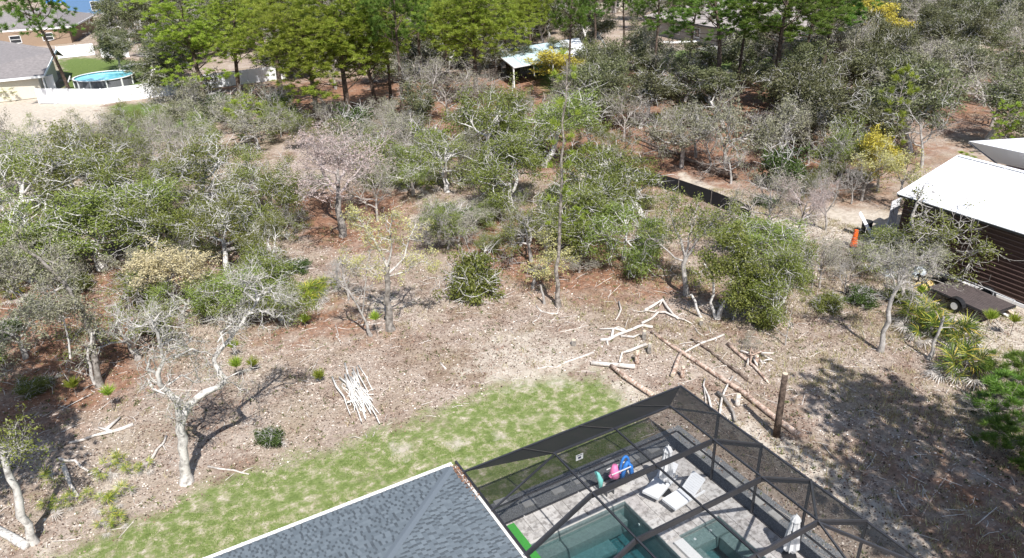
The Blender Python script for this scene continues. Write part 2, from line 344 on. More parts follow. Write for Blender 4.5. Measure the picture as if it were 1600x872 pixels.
# cloth
for i in range(4):
    x0, x1 = -LA[i], -LA[i+1]
    panel([(x0, 0, .1), (x1, 0, .1), (x1, 0, .93), (x0, 0, .93)]); panel([(x0, 0, .97), (x1, 0, .97), (x1, 0, HE), (x0, 0, HE)])
for i in range(5):
    y0, y1 = -RB[i], -RB[i+1]
    panel([(0, y0, .1), (0, y1, .1), (0, y1, .93), (0, y0, .93)]); panel([(0, y0, .97), (0, y1, .97), (0, y1, HE), (0, y0, HE)])
for i in range(2): panel([(-P_[i+1], -RB[1], HR), (-P_[i], -RB[1], HR), (-P_[i], 0, HE), (-P_[i+1], 0, HE)])
panel([(-P_[0], -RB[1], HR), (0, -RB[1], HE), (0, 0, HE), (-P_[0], 0, HE)])
panel([(-P_[2], -RB[1], HR), (-P_[2], 0, HE), (-LA[0], 0, HE), (-LA[0], -RB[1], HE)])
for j in range(1, 4):
    panel([(-P_[0], -RB[j], HR), (-P_[0], -RB[j+1], HR), (0, -RB[j+1], HE), (0, -RB[j], HE)])
    panel([(-P_[2], -RB[j], HR), (-LA[0], -RB[j], HE), (-LA[0], -RB[j+1], HE), (-P_[2], -RB[j+1], HR)], True)
    for i in range(2): panel([(-P_[i], -RB[j], HR+.055), (-P_[i+1], -RB[j], HR+.055), (-P_[i+1], -RB[j+1], HR+.055), (-P_[i], -RB[j+1], HR+.055)], True)
panel([(-P_[0], -RB[4], HR), (-P_[0], -RB[5], HE+.2), (0, -RB[5], HE), (0, -RB[4], HE)], True)
for i in range(2): panel([(-P_[i], -RB[4], HR), (-P_[i+1], -RB[4], HR), (-P_[i+1], -RB[5], HE+.2), (-P_[i], -RB[5], HE+.2)], True)
# small white notice on the second post of the long side
sgn = thing('notice_sign', 'small white notice fixed on a cage post beside the towel rack', 'sign', (-LA[2], -.05, 1.7))
M['white'] = plain('white paint', (.80, .80, .79), .5, var=.03); M['ink'] = plain('dark print', (.03, .04, .09), .6)
MB().box((0, 0, 0), (.30, .012, .24)).build('board', M['white'], sgn)
MB().box((0, -.008, -.02), (.12, .004, .09)).build('pictogram', M['ink'], sgn); MB().box((0, -.008, .085), (.22, .004, .025)).build('pictogram', M['ink'], sgn)

# patio: single stone pavers round the pool and the spa
DZ = .05
t = NT('travertine'); t.rv = t.objrnd()
c = t.ramp(t.rv, [(0, (.40, .375, .35)), (.35, (.50, .48, .455)), (.7, (.58, .56, .535)), (1, (.46, .42, .395))])
c = t.mix(t.ramp(t.noise(3, 5, .75, t.n('ShaderNodeNewGeometry').outputs['Position']), [(.40, (0, 0, 0)), (.58, (.8, .8, .8))]), c, (.62, .59, .555)); c = t.mix(t.ramp(t.noise(5.5, 5, .75, t.n('ShaderNodeNewGeometry').outputs['Position']), [(.47, (0, 0, 0)), (.60, (.85, .85, .85))]), c, (.25, .23, .215))
t.bump(t.noise(20, 3), .3, .01); M['stone'] = t.done(c, .75, spec=.3)
M['grout'] = plain('joint mortar', (.47, .45, .425), .95); M['coping'] = plain('pale coping', (.60, .58, .53), .7, var=.1)
patio = thing('patio', 'travertine paver deck inside the screened pool cage', 'patio', (0, 0, 0)); del patio['category'], patio['label']; patio['kind'] = 'structure'
PX0, PX1, PY0, PY1 = -9.4, -3.36, -9.4, -1.22                              # pool water rectangle
SX0, SX1, SY0, SY1 = -2.78, -1.05, -6.1, -3.45                             # spa
def solid_with_holes(z0, z1, name, mat, parent, kind=None):
    """deck bed: rectangles that leave the pool and the spa open."""
    m = MB(); R = [(-8.9, -9.9, PX1, PY0), (-8.9, PY1, PX1, .1), (PX1, -9.9, SX0-.35, .1)]
    for x0, y0, x1, y1 in [(-9.8, PY1, PX1, .06), (PX1+.0, SY1, .06, .06), (PX1, SY0-.0, SX0, SY1), (SX1, SY0, .06, SY1), (PX1, -9.95, .06, SY0), (-9.8, -9.95, PX1, PY0)]:
        m.box(((x0+x1)/2, (y0+y1)/2, (z0+z1)/2), (x1-x0-.002, y1-y0-.002, z1-z0))
    return m.build(name, mat, parent, kind=kind)
solid_with_holes(-.25, DZ-.035, 'paver_bed', M['grout'], patio)
def free(x0, y0, x1, y1):
    def hit(a0, b0, a1, b1): return x0 < a1-.01 and x1 > a0+.01 and y0 < b1-.01 and y1 > b0+.01
    return not (hit(PX0, PY0, PX1, PY1) or hit(PX1-.001, SY0-1.2, SX1+.0, SY1) or hit(-9.9, -9.9, -8.9, -8.8))
U_ = .405; cells = {}
rr = random.Random(5)
nxc, nyc = 22, 24; used = set(); pv = {}
def grid_x(i): return 0.03-i*U_
def grid_y(j): return 0.03-j*U_
for j in range(nyc):
    for i in range(nxc):
        if (i, j) in used: continue
        opts = [(2, 1), (1, 2), (2, 2), (1, 1), (2, 2), (3, 2), (2, 3), (2, 2)]; rr.shuffle(opts)
        for w_, h_ in opts+[(1, 1)]:
            cs = [(i+a, j+b) for a in range(w_) for b in range(h_)]
            if any(q in used or q[0] >= nxc or q[1] >= nyc for q in cs): continue
            for q in cs: used.add(q)
            x1, x0, y1, y0 = grid_x(i), grid_x(i+w_), grid_y(j), grid_y(j+h_)
            # trim at the water's edge
            if x0 < PX1 < x1 and y0 < PY1 and y1 <= PY1+.01: x0 = PX1
            parts = []
            def cut(rect, hole):
                a0, b0, a1, b1 = rect; h0, k0, h1, k1 = hole
                if a0 >= h1 or a1 <= h0 or b0 >= k1 or b1 <= k0: return [rect]
                out = []
                if a0 < h0: out.append((a0, b0, h0, b1))
                if a1 > h1: out.append((h1, b0, a1, b1))
                m0, m1 = max(a0, h0), min(a1, h1)
                if b0 < k0: out.append((m0, b0, m1, k0))
                if b1 > k1: out.append((m0, k1, m1, b1))
                return out
            rects = [(x0, y0, x1, y1)]
            for hole in ((PX0, PY0, PX1, PY1), (PX1, SY0, SX0, SY1), (SX0-.001, SY0, SX1, SY1)):
                rects = [q for r_ in rects for q in cut(r_, hole)]
            for a0, b0, a1, b1 in rects:
                if a1-a0 < .08 or b1-b0 < .08 or a0 < -8.9 or b0 < -9.3: continue
                key = (round(a1-a0, 2), round(b1-b0, 2))
                if key not in pv:
                    W, Hh = a1-a0-.012, b1-b0-.012; e = .006
                    V = [(-W/2, -Hh/2, 0), (W/2, -Hh/2, 0), (W/2, Hh/2, 0), (-W/2, Hh/2, 0), (-W/2+e, -Hh/2+e, .034), (W/2-e, -Hh/2+e, .034), (W/2-e, Hh/2-e, .034), (-W/2+e, Hh/2-e, .034)]
                    pv[key] = make_mesh('paver', V, [(4, 5, 6, 7), (0, 1, 5, 4), (1, 2, 6, 5), (2, 3, 7, 6), (3, 0, 4, 7)], M['stone'])
                link('paver', pv[key], patio, ((a0+a1)/2, (b0+b1)/2, DZ-.035+rr.uniform(-.002, .003)))
            break
# pool
pool = thing('swimming_pool', 'in-ground swimming pool with teal water inside the cage', 'swimming pool', (-6, -5, 0))
t = NT('pool plaster'); f = t.noise(7, 4, .7)
c = t.ramp(f, [(.3, (.20, .28, .27)), (.7, (.30, .38, .36))]); M['plaster'] = t.done(c, .8)
M['plasterpale'] = plain('shelf plaster', (.25, .29, .27), .8, var=.12, scale=9)
M['tile'] = plain('grey green pool tile', (.20, .25, .25), .35, var=.25, scale=12)
def world_part(m, name, mat, parent, kind=None, smooth=False):             # parts built in world coordinates under a placed thing
    o = m.build(name, mat, parent, kind=kind, smooth=smooth); o.matrix_parent_inverse = Matrix.Translation(parent.location).inverted() if parent.rotation_euler[2] == 0 else parent.matrix_basis.inverted(); return o
def open_basin(x0, y0, x1, y1, zt, zb, th=.12):
    m = MB()
    m.box(((x0+x1)/2, (y0+y1)/2, zb-th/2), (x1-x0+2*th, y1-y0+2*th, th))
    for cx, cy, dx, dy in (((x0-th/2), (y0+y1)/2, th, y1-y0+2*th), (x1+th/2, (y0+y1)/2, th, y1-y0+2*th), ((x0+x1)/2, y0-th/2, x1-x0, th), ((x0+x1)/2, y1+th/2, x1-x0, th)):
        m.box((cx, cy, (zt+zb)/2), (dx-.004, dy-.004, zt-zb))
    return m
WZ = -.06
world_part(open_basin(PX0, PY0, PX1, PY1, DZ-.045, -1.55), 'basin', M['plaster'], pool)
world_part(MB().box(((PX0+PX1-.2)/2, PY1-.24, -.62), (PX1-PX0-.2, .46, .5)), 'sun_shelf', M['plasterpale'], pool)
world_part(MB().box(((PX0+PX1)/2-.5, PY1-.72, -1.15), (PX1-PX0-1.0, .5, .6)), 'step', M['plaster'], pool)
for x0, y0, x1, y1 in ((PX0, PY1-.012, PX1, PY1), (PX1-.012, PY0, PX1, PY1-.014)):
    world_part(MB().box(((x0+x1)/2, (y0+y1)/2, -.06), (x1-x0, y1-y0, .2)), 'waterline_tile', M['tile'], pool)
world_part(MB().box(((PX0+PX1)/2, PY1+.05, DZ+.006), (PX1-PX0, .10, .012)), 'coping', M['coping'], pool)
t = NT('clear pool water'); tr = t.n('ShaderNodeBsdfTransparent'); gl = t.n('ShaderNodeBsdfGlossy'); gl.inputs['Roughness'].default_value = .03
fr = t.n('ShaderNodeFresnel'); fr.inputs[0].default_value = 1.33; bp = t.n('ShaderNodeBump'); bp.inputs['Strength'].default_value = .8; bp.inputs['Distance'].default_value = .06
mp = t.n('ShaderNodeMapping'); t.l(t.coord(), mp.inputs[0]); mp.inputs['Scale'].default_value = (1, 1, 1)
t.l(t.noise(7, 4, .65, mp.outputs[0], 2.5), bp.inputs['Height']); t.l(bp.outputs[0], gl.inputs['Normal']); t.l(bp.outputs[0], fr.inputs['Normal'])
mx = t.n('ShaderNodeMixShader'); t.l(fr.outputs[0], mx.inputs[0]); t.l(tr.outputs[0], mx.inputs[1]); t.l(gl.outputs[0], mx.inputs[2]); t.l(mx.outputs[0], t.out.inputs['Surface'])
va = t.n('ShaderNodeVolumeAbsorption'); va.inputs['Color'].default_value = (.06, .60, .68, 1); va.inputs['Density'].default_value = .62; t.l(va.outputs[0], t.out.inputs['Volume'])
M['water'] = t.m
world_part(MB().box(((PX0+PX1)/2, (PY0+PY1)/2, (WZ-1.9)/2), (PX1-PX0+.06, PY1-PY0+.06, WZ+1.9)), 'water', M['water'], pool)
spa = thing('spa', 'square hot tub with a pale stone spillway wall beside the pool', 'spa', (-2, -5, 0))
world_part(open_basin(SX0, SY0, SX1, SY1, DZ-.045, -1.0, .1), 'basin', M['plaster'], spa)
world_part(MB().box(((SX0+SX1)/2, SY1-.28, -.42), (SX1-SX0, .54, .5)).box((SX1-.24, (SY0+SY1)/2-.3, -.42), (.46, SY1-SY0-.64, .5)).box((SX0+.2, (SY0+SY1)/2-.3, -.42), (.36, SY1-SY0-.64, .5)), 'bench', M['plaster'], spa)
world_part(MB().box(((SX0+SX1)/2, (SY0+SY1)/2, (WZ+.02-1.05)/2), (SX1-SX0+.05, SY1-SY0+.05, WZ+.02+1.05)), 'water', M['water'], spa)
M['terrazzo'] = plain('speckled pale stone', (.62, .62, .60), .5, var=.12, scale=30)
world_part(MB().box(((PX1+SX0)/2+.06, (SY0-.0+SY1-.2)/2, DZ+.03), (SX0-PX1-.22, SY1-.2-SY0, .1)), 'spillway_wall', M['terrazzo'], spa)
world_part(MB().box((SX1-.006, (SY0+SY1)/2, -.04), (.012, SY1-SY0, .16)).box(((SX0+SX1)/2, SY1-.006, -.04), (SX1-SX0, .012, .16)), 'waterline_tile', M['tile'], spa)
for x, y, z in ((-2.3, -3.7, -.165), (-2.25, -4.9, -.99), (-1.6, -3.68, -.165)):
    o = MB().tube([(x, y, z), (x, y, z+.02)], .05, 12).build('drain_cap', M['white'], spa); o.matrix_parent_inverse = Matrix.Translation(spa.location).inverted()
o = MB().tube([(PX1-.02, -2.1, -.3), (PX1-.05, -2.1, -.3)], .05, 12).build('inlet_cap', M['white'], pool); o.matrix_parent_inverse = Matrix.Translation(pool.location).inverted()
M['mat'] = plain('bright green artificial turf', (.05, .30, .045), .9, var=.15, scale=30)
o = MB().box((0, 0, .012), (.62, 2.9, .018)).build('turf_mat', M['mat'], loc=(-7.55, -1.55, DZ)); tag(o, 'bright green turf mat lying on the pavers beside the house', 'mat')
o = MB().tube([(0, 0, 0), (0, 0, .012)], .17, 20).build('skimmer_lid', M['coping'], loc=(-2.92, -.72, DZ+.002)); tag(o, 'round pale skimmer lid set in the pavers between pool and rack', 'lid')

# loungers
M['resin'] = plain('white resin', (.78, .79, .80), .4, var=.03)
def lounger(loc, rz, back_deg, label):
    t_ = thing('sun_lounger', label, 'sun lounger', loc, rz, 'white sun loungers on the patio')
    wd = .62; Ls = .95; Lb = .72; h = .32
    MB().box((wd/2-.03, Ls/2, h), (.06, Ls, .09)).box((-wd/2+.03, Ls/2, h), (.06, Ls, .09)).box((0, .03, h), (wd-.12, .06, .09)).build('side_rail', M['resin'], t_)
    MB().box((wd/2-.03, Ls+.28, h-.01), (.06, .56, .07)).box((-wd/2+.03, Ls+.28, h-.01), (.06, .56, .07)).build('rear_rail', M['resin'], t_)
    sl_ = make_mesh('seat_slat', *(lambda m: (m.V, m.F))(MB().box((0, 0, 0), (wd-.10, .074, .02))), M['resin'])
    for k in range(11): link('slat', sl_, t_, (0, .1+k*.078, h+.045))
    a = math.radians(back_deg)
    b = MB(); dy, dz = math.cos(a), math.sin(a)
    b.bar((wd/2-.05, Ls, h+.045), (wd/2-.05, Ls+Lb*dy, h+.045+Lb*dz), .05, .035); b.bar((-wd/2+.05, Ls, h+.045), (-wd/2+.05, Ls+Lb*dy, h+.045+Lb*dz), .05, .035)
    b.build('backrest_frame', M['resin'], t_)
    for k in range(9):
        s_ = .05+k*.08; link('slat', sl_, t_, (0, Ls+s_*dy, h+.05+s_*dz), (a, 0, 0))
    for x in (-1, 1): MB().bar((x*(wd/2-.03), Ls+Lb*dy*.6, h+.03+Lb*dz*.55), (x*(wd/2-.03), Ls+.4, h-.02), .03, .03).build('prop', M['resin'], t_)
    for x in (-1, 1):
        for y in (.05, Ls+.5): MB().bar((x*(wd/2-.035), y, 0), (x*(wd/2-.035), y, h-.04), .06, .07).build('leg', M['resin'], t_)
def dirz(p, q): return math.atan2(-(q[0]-p[0]), q[1]-p[1])
lounger((-2.66, -1.74, DZ), math.radians(-68), 40, 'white slatted lounger partly behind the closed umbrella, nearer the pool corner')
lounger((-2.40, -2.42, DZ), math.radians(-84), 42, 'white slatted lounger standing free of the umbrella, nearer the outer screen')
# closed umbrellas
t = NT('white umbrella cloth'); M['cloth'] = t.done(t.ramp(t.noise(5, 3), [(.3, (.70, .70, .70)), (.7, (.84, .84, .84))]), .85)
M['black'] = plain('black metal', (.02, .02, .022), .4); M['iron'] = plain('grey iron', (.12, .12, .125), .45)
def umbrella(loc, label, h=2.1):
    t_ = thing('patio_umbrella', label, 'umbrella', loc, 0, 'closed white umbrellas inside the cage')
    MB().tube([(0, 0, 0), (0, 0, h)], .022, 10).build('pole', M['iron'], t_)
    MB().tube([(0, 0, 0), (0, 0, .06), (0, 0, .1)], [.24, .22, .05], 20).build('base', M['black'], t_)
    n, k = 9, 24; V, F = [], []
    prof = [(.0, .03), (.08, .11), (.2, .16), (.28, .12), (.5, .15), (.8, .17), (1.1, .19), (1.35, .20), (1.5, .12)]
    for i, (dz, r) in enumerate(prof):
        for j in range(k):
            a = j/k*6.283; rr_ = r*(1+.32*math.cos(8*a+i*.3)*(1 if i > 2 else .3)); V.append((rr_*math.cos(a), rr_*math.sin(a), h-dz))
    for i in range(len(prof)-1):
        for j in range(k): F.append((i*k+j, i*k+(j+1) % k, (i+1)*k+(j+1) % k, (i+1)*k+j))
    F.append(tuple(range(k)))
    link('canopy', make_mesh('canopy', V, F, M['cloth']), t_)
    MB().tube([(0, 0, h-.62), (0, 0, h-.58)], .155, 16).build('tie_strap', M['iron'], t_)
    MB().tube([(0, 0, h), (0, 0, h+.05)], [.03, .015], 10).build('finial', M['white'], t_)
umbrella((-1.88, -1.62, DZ), 'closed white umbrella with a dark stand between the two loungers')
umbrella((-.38, -5.95, DZ), 'closed white umbrella beside the outer screen past the spa', 1.75)
# towel and toy rack by the long screen
rk = thing('toy_rack', 'dark mesh rack holding pool toys against the long screen', 'rack', (-3.05, -.42, DZ))
for x in (-.42, .42):
    for y in (-.16, .16): MB().bar((x, y, 0), (x, y, .78), .03, .03).build('leg', M['black'], rk)
MB().box((0, 0, .1), (.86, .34, .03)).build('shelf', M['black'], rk)
MB().bar((-.42, -.16, .76), (.42, -.16, .76), .03, .03).bar((-.42, .16, .76), (.42, .16, .76), .03, .03).build('rail', M['white'], rk)
for k in range(10): MB().bar((-.38+k*.085, -.165, .12), (-.38+k*.085, -.165, .74), .014, .014).build('bar', M['iron'], rk)
M['blue'] = plain('blue foam', (.03, .20, .62), .6, var=.25, scale=14); M['pink'] = plain('pink vinyl', (.85, .22, .45), .5, var=.1); M['teal'] = plain('turquoise vinyl', (.25, .72, .66), .5, var=.1)
arc = [(.32+.20*math.cos(a)-.1, 0, .62+.55*math.sin(a)) for a in np.linspace(3.3, -.15, 14)]+[(.50, -.05, .35), (.52, -.1, .06)]
o = MB().tube(arc, .05, 10).build('pool_noodle', M['blue'], loc=(-3.0, -.42, DZ), smooth=True); tag(o, 'blue foam noodle arched over the toy rack', 'pool noodle')
o = MB().tube([(.1, .12, .15), (.16, .1, .55), (.3, .1, .8), (.42, .06, .6), (.46, 0, .2)], .09, 10).build('swim_ring', M['blue'], loc=(-2.95, -.5, DZ+.05), smooth=True); tag(o, 'folded blue swim ring stuffed into the rack under the noodle', 'swim ring')
o = MB().tube([(-.02, 0, .5), (-.02, 0, .75), (0, 0, .98)], [.2, .15, .09], 12).tube([(-.24, -.02, .55), (0, 0, .68), (.22, -.02, .58)], .07, 8).build('inflatable_float', M['pink'], loc=(-3.22, -.42, DZ), smooth=True); tag(o, 'pink inflatable float in the middle of the toy rack', 'float')
o = MB().tube([(0, 0, .12), (-.02, 0, .5), (-.16, 0, .85), (-.26, 0, 1.0)], [.06, .10, .08, .03], 10).build('inflatable_float', M['teal'], loc=(-3.78, -.36, DZ), smooth=True); tag(o, 'turquoise inflatable toy at the house end of the rack', 'float')
o = MB().box((0, 0, .22), (.34, .26, .02)).box((-.15, 0, .11), (.03, .24, .22)).box((.15, 0, .11), (.03, .24, .22)).build('footstool', M['iron'], loc=(-3.62, -.62, DZ)); tag(o, 'small dark footstool left of the toy rack', 'stool')
t = NT('grey gravel'); c = t.ramp(t.noise(28, 4, .8), [(.35, (.09, .095, .10)), (.5, (.20, .205, .21)), (.68, (.40, .40, .40))]); t.bump(t.noise(30, 3), .8, .02); M['gravel'] = t.done(c, .9)
MB().prism([(-9.0, .05), (-9.0, 1.15), (1.15, 1.15), (1.15, -10.2), (.06, -10.2), (.06, .05)], -.1, .012).build('gravel_bed', M['gravel'], kind='structure')
# stepping stones outside the screens
M['slab'] = plain('concrete slab', (.42, .41, .39), .85, var=.12, scale=5)
sts = [G(u, v) for u, v in ((783, 786), (826, 786), (871, 766), (905, 750), (950, 722), (1020, 702), (988, 716), (1092, 706), (1146, 752), (1183, 783), (1213, 805))]
for k, p in enumerate(sts):
    side = k < 7
    o = MB().box((0, 0, .03), (.46, .36, .06), random.uniform(-.12, .12)+(0 if side else 1.57)).build('stepping_stone', M['slab'], loc=(p[0] if side else max(.42, p[0]), max(.45, p[1]) if side else p[1], -.02))
    tag(o, 'grey stepping stone in the row outside the long screen' if side else 'grey stepping stone in the row outside the outer screen', 'stepping stone', 'stepping stones along the long screen' if side else 'stepping stones along the outer screen')

# ------------------------------------------------------------------ house with the grey shingle roof
EX, EY, EZ = -9.06, .52, 2.95                                              # eave corner
house = thing('house', 'house with blue grey shingled hip roof and white gutters', 'house', (EX, EY, 0))
SLP = 1.06/3.85
M['wall'] = plain('tan stucco', (.52, .45, .35), .9, var=.05, scale=12)
M['fascia'] = plain('off white aluminium', (.78, .76, .73), .4, var=.04)
for nm_, st_ in (('shingle', [(0, (.10, .122, .142)), (1, (.16, .19, .215))]), ('shingleshade', [(0, (.045, .055, .066)), (1, (.075, .09, .105))])):  # second tone: darker thin tabs, shadow between the thick ones put into colour
    t = NT('asphalt '+nm_); c = t.ramp(t.rnd(), st_); c = t.mix(t.math('MULTIPLY', t.noise(.7, 4, .6), .35), c, (.10, .115, .125)); c = t.mix(t.math('MULTIPLY', t.noise(70, 2), .4), c, (.13, .15, .165)); t.bump(t.noise(90, 2), .3, .004); M[nm_] = t.done(c, .88, spec=.2)
t = NT('ridge shingle'); c = t.ramp(t.rnd(), [(0, (.10, .12, .14)), (1, (.15, .175, .20))]); M['ridge'] = t.done(c, .85, spec=.25)
world_part(MB().box((-17.4, -7.0, 1.4), (15.6, 14.0, 2.8)), 'wall', M['wall'], house)
RUN = 7.0
roof_ = MB()
def RP(p, q): return (EX-p, EY-q, EZ+min(p, q)*SLP)                        # p inward from the pool side, q inward from the lawn side
W_, L_ = 16.0, 16.0
V = [(EX, EY, EZ-.03), (EX-W_, EY, EZ-.03), (EX-W_, EY-RUN, EZ+RUN*SLP-.03), (EX-RUN, EY-RUN, EZ+RUN*SLP-.03), (EX-RUN, EY-L_, EZ+RUN*SLP-.03), (EX, EY-L_, EZ-.03), (EX-W_, EY-L_, EZ+RUN*SLP-.03)]
roof_.add(V, [(0, 1, 2, 3), (0, 3, 4, 5), (3, 2, 6, 4)]).add([(v[0], v[1], v[2]-.12) for v in V], [(3, 2, 1, 0), (5, 4, 3, 0), (4, 6, 2, 3)])
roof = world_part(roof_, 'roof', M['grout'], house)
def shingles(side):
    """rows of single tabs, alternate thick and thin, on one slope."""
    r = np.random.default_rng(7 if side else 8); V, F, tone = [], [], []; exp_ = .14
    for k in range(46):
        q = k*exp_; x = q+.05+r.uniform(0, .1); dark = False
        while x < 15.0:
            wt = r.uniform(.05, .09) if dark else r.choice([.06, .09, .12, .16]); a, b = x, x+wt; th = .006 if dark else .017; q2 = q+exp_+.01
            def P(al, inw, lift):
                z = EZ+inw*SLP+lift
                return (EX-al, EY-inw, z) if not side else (EX-inw, EY-al, z)
            a2 = max(a, q2) if a < q2+.06 else a
            if b > q2+.02:
                i = len(V); V += [P(a, q-.004, .011+th), P(b, q-.004, .011+th), P(b, q2, .004), P(a2, q2, .004), P(a, q-.004, 0), P(b, q-.004, 0)]
                fs = [(i, i+1, i+2, i+3), (i+4, i+5, i+1, i)]; F += [f[::-1] for f in fs] if side else fs; tone += [int(dark)]*2
            x = b; dark = (not dark) if dark or r.random() < .62 else dark
    me = make_mesh('shingles', V, F, [M['shingle'], M['shingleshade']]); me.polygons.foreach_set('material_index', tone); link('shingles', me, roof, kind='stuff')
shingles(0); shingles(1)
capm = []
for k in range(34):                                                        # hip caps, one by one
    s0 = .08+k*.145; 
    c0, c1 = np.array(RP(s0, s0)), np.array(RP(s0+.19, s0+.19)); wv = .17
    V = [c0+[0, 0, .035], c0+[-wv*1.2, wv*.0, .018+0*SLP], c0+[0, -wv*1.2, .018], c1+[0, 0, .018], c1+[-wv*1.2, 0, .004], c1+[0, -wv*1.2, .004]]
    # wings lie on the two slopes either side of the hip
    V[1] = np.array(RP(s0+wv, s0-.02))+[0, 0, .03]; V[2] = np.array(RP(s0-.02, s0+wv))+[0, 0, .03]; V[4] = np.array(RP(s0+.19+wv, s0+.17))+[0, 0, .02]; V[5] = np.array(RP(s0+.17, s0+.19+wv))+[0, 0, .02]
    V[0] = c0+[0, 0, .045]; V[3] = c1+[0, 0, .03]
    o = link('hip_cap', make_mesh('hip_cap', V, [(0, 3, 4, 1), (0, 2, 5, 3)], M['ridge']), roof)
def gutter(a, b, n_out, mat, name='gutter'):
    """open K-shaped trough along a-b."""
    a, b, n_ = np.array(a), np.array(b), np.array(n_out); prof = [(0, .0), (0, -.11), (.07, -.11), (.115, -.05), (.115, 0), (.105, 0), (.105, -.045), (.065, -.10), (.01, -.10), (.01, 0)]
    V = []
    for p in (a, b):
        for d_, z in prof: V.append(p+n_*d_+np.array([0, 0, z]))
    k = len(prof); F = [(i, (i+1) % k, k+(i+1) % k, k+i) for i in range(k)]+[tuple(range(k))[::-1], tuple(range(k, 2*k))]
    o = link(name, make_mesh(name, V, F, mat), house); o.matrix_parent_inverse = Matrix.Translation(house.location).inverted(); return o
g1 = gutter((EX+.02, EY+.02, EZ+.03), (EX-16, EY+.02, EZ+.03), (0, 1, 0), M['fascia']); gutter((EX+.02, EY-.02, EZ+.03), (EX+.02, EY-12, EZ+.03), (1, 0, 0), M['fascia'])
world_part(MB().box((EX-8, EY-.03, EZ-.1), (16, .06, .17)), 'fascia_board', M['fascia'], house); world_part(MB().box((EX-.03, EY-6, EZ-.1), (.06, 11.9, .17)), 'fascia_board', M['fascia'], house)
world_part(MB().box((EX+.16, EY-3, EZ-.02), (.07, 6.2, .14)), 'gutter_header', M['bronze'], house)
for k in range(14): world_part(MB().box((EX-.3-k*1.05, EY+.075, EZ+.035), (.03, .12, .012)), 'gutter_bracket', M['fascia'], house)
M['dryleaf'] = leafmat('fallen brown leaves', [(0, (.10, .045, .025)), (.5, (.24, .12, .07)), (1, (.42, .30, .22))], .1, .8)
def scatter_quads(n, fx, size, rng, zr=(.005, .03), tilt=.5):
    """n small bent flakes at fx -> (x, y, z0)."""
    x, y, z = fx(n); s = size*rng.uniform(.5, 1.4, n); a = rng.uniform(0, 6.283, n); asp = rng.uniform(.35, 1, n)
    ux = np.stack([np.cos(a), np.sin(a), rng.uniform(-tilt, tilt, n)], -1)*s[:, None]/2; uy = np.stack([-np.sin(a), np.cos(a), rng.uniform(-tilt, tilt, n)], -1)*(s*asp)[:, None]/2
    c = np.stack([x, y, z+rng.uniform(*zr, n)], -1)
    V = np.stack([c-ux, c-uy, c+ux, c+uy], 1).reshape(-1, 3); return V, np.arange(n*4).reshape(-1, 4)
Vq, Fq = scatter_quads(260, lambda n: (EX+RNG.uniform(-.1, .12, n), EY-RNG.gamma(2, .35, n), np.full(n, EZ+.02)), .06, RNG, (0, .04))
o = link('leaf_debris', make_mesh('leaf_debris', Vq, Fq, M['dryleaf']), house, kind='stuff'); o.matrix_parent_inverse = Matrix.Translation(house.location).inverted()

# ------------------------------------------------------------------ neighbours' buildings
t = NT('white ribbed metal roof')
M['whitemetal'] = t.done((.80, .80, .81), .45)
M['brownmetal'] = plain('brown metal siding', (.055, .028, .024), .45, var=.12, scale=2, spec=.4)
M['sidingrib'] = plain('paler siding rib', (.13, .085, .075), .45, var=.1)
M['roofgrey'] = plain('grey brown roof shingle', (.21, .19, .185), .9, var=.18, scale=3)
M['roofdark'] = plain('dark roof shingle', (.10, .10, .11), .9, var=.18, scale=2)
M['roofpale'] = plain('pale brown roof shingle', (.34, .30, .28), .9, var=.15, scale=3)
M['tanwall'] = plain('tan wall', (.30, .215, .15), .9, var=.06); M['greywall'] = plain('grey wall', (.34, .31, .28), .9, var=.06); M['creamwall'] = plain('cream wall', (.62, .57, .47), .9, var=.05)
M['bluewall'] = plain('blue siding', (.10, .20, .36), .7, var=.06)
t = NT('dark window glass'); M['glass'] = t.done((.03, .035, .04), .12, spec=.8)
M['vinyl'] = plain('white vinyl fence', (.82, .82, .83), .45, var=.02)
# brown barn with white metal roof
bn = thing('metal_barn', 'brown metal barn with a bright white roof at the right edge', 'barn', (22.0, 0, 0))
def W(m, name, mat, parent, **k): return world_part(m, name, mat, parent, **k)
BX, BY0, BY1, BXR, BZ, BR = 21.9, -14.0, 7.1, 27.0, 3.85, 5.15
W(MB().box((27.1, (BY0+BY1)/2, 1.85), (9.8, BY1-BY0-.6, 3.7)), 'wall', M['brownmetal'], bn)
for k in range(15):
    z = .28+k*.245
    W(MB().box((22.185, (BY0+BY1)/2, z), (.03, BY1-BY0-.62, .045)), 'siding_rib', M['sidingrib'], bn)
W(MB().box((22.17, (BY0+BY1)/2, .10), (.07, BY1-BY0-.5, .17)), 'base_trim', M['vinyl'], bn)
sl_ = (BR-BZ)/(BXR-BX)
for k in range(23):                                                        # roof sheets, each with a raised seam
    y1 = BY1-k*.92; y0 = y1-.914
    m = MB().add([(BX, y0, BZ), (BX, y1, BZ), (BXR, y1, BR), (BXR, y0, BR), (BX, y0, BZ-.04), (BX, y1, BZ-.04), (BXR, y1, BR-.04), (BXR, y0, BR-.04)], [(3, 2, 1, 0), (4, 5, 6, 7), (0, 1, 5, 4), (2, 3, 7, 6), (1, 2, 6, 5), (3, 0, 4, 7)])
    m.bar((BX, y1-.02, BZ+.018), (BXR, y1-.02, BR+.018), .035, .03)
    W(m, 'roof_panel', M['whitemetal'], bn)
    W(MB().add([(BXR+.003, y0, BR), (BXR+.003, y1, BR), (BXR+5.5, y1, BR-2.0), (BXR+5.5, y0, BR-2.0)], [(0, 1, 2, 3)]), 'roof_panel', M['whitemetal'], bn)
W(MB().bar((BX, BY1+.02, BZ-.03), (BXR, BY1+.02, BR-.03), .04, .16), 'rake_trim', M['vinyl'], bn)
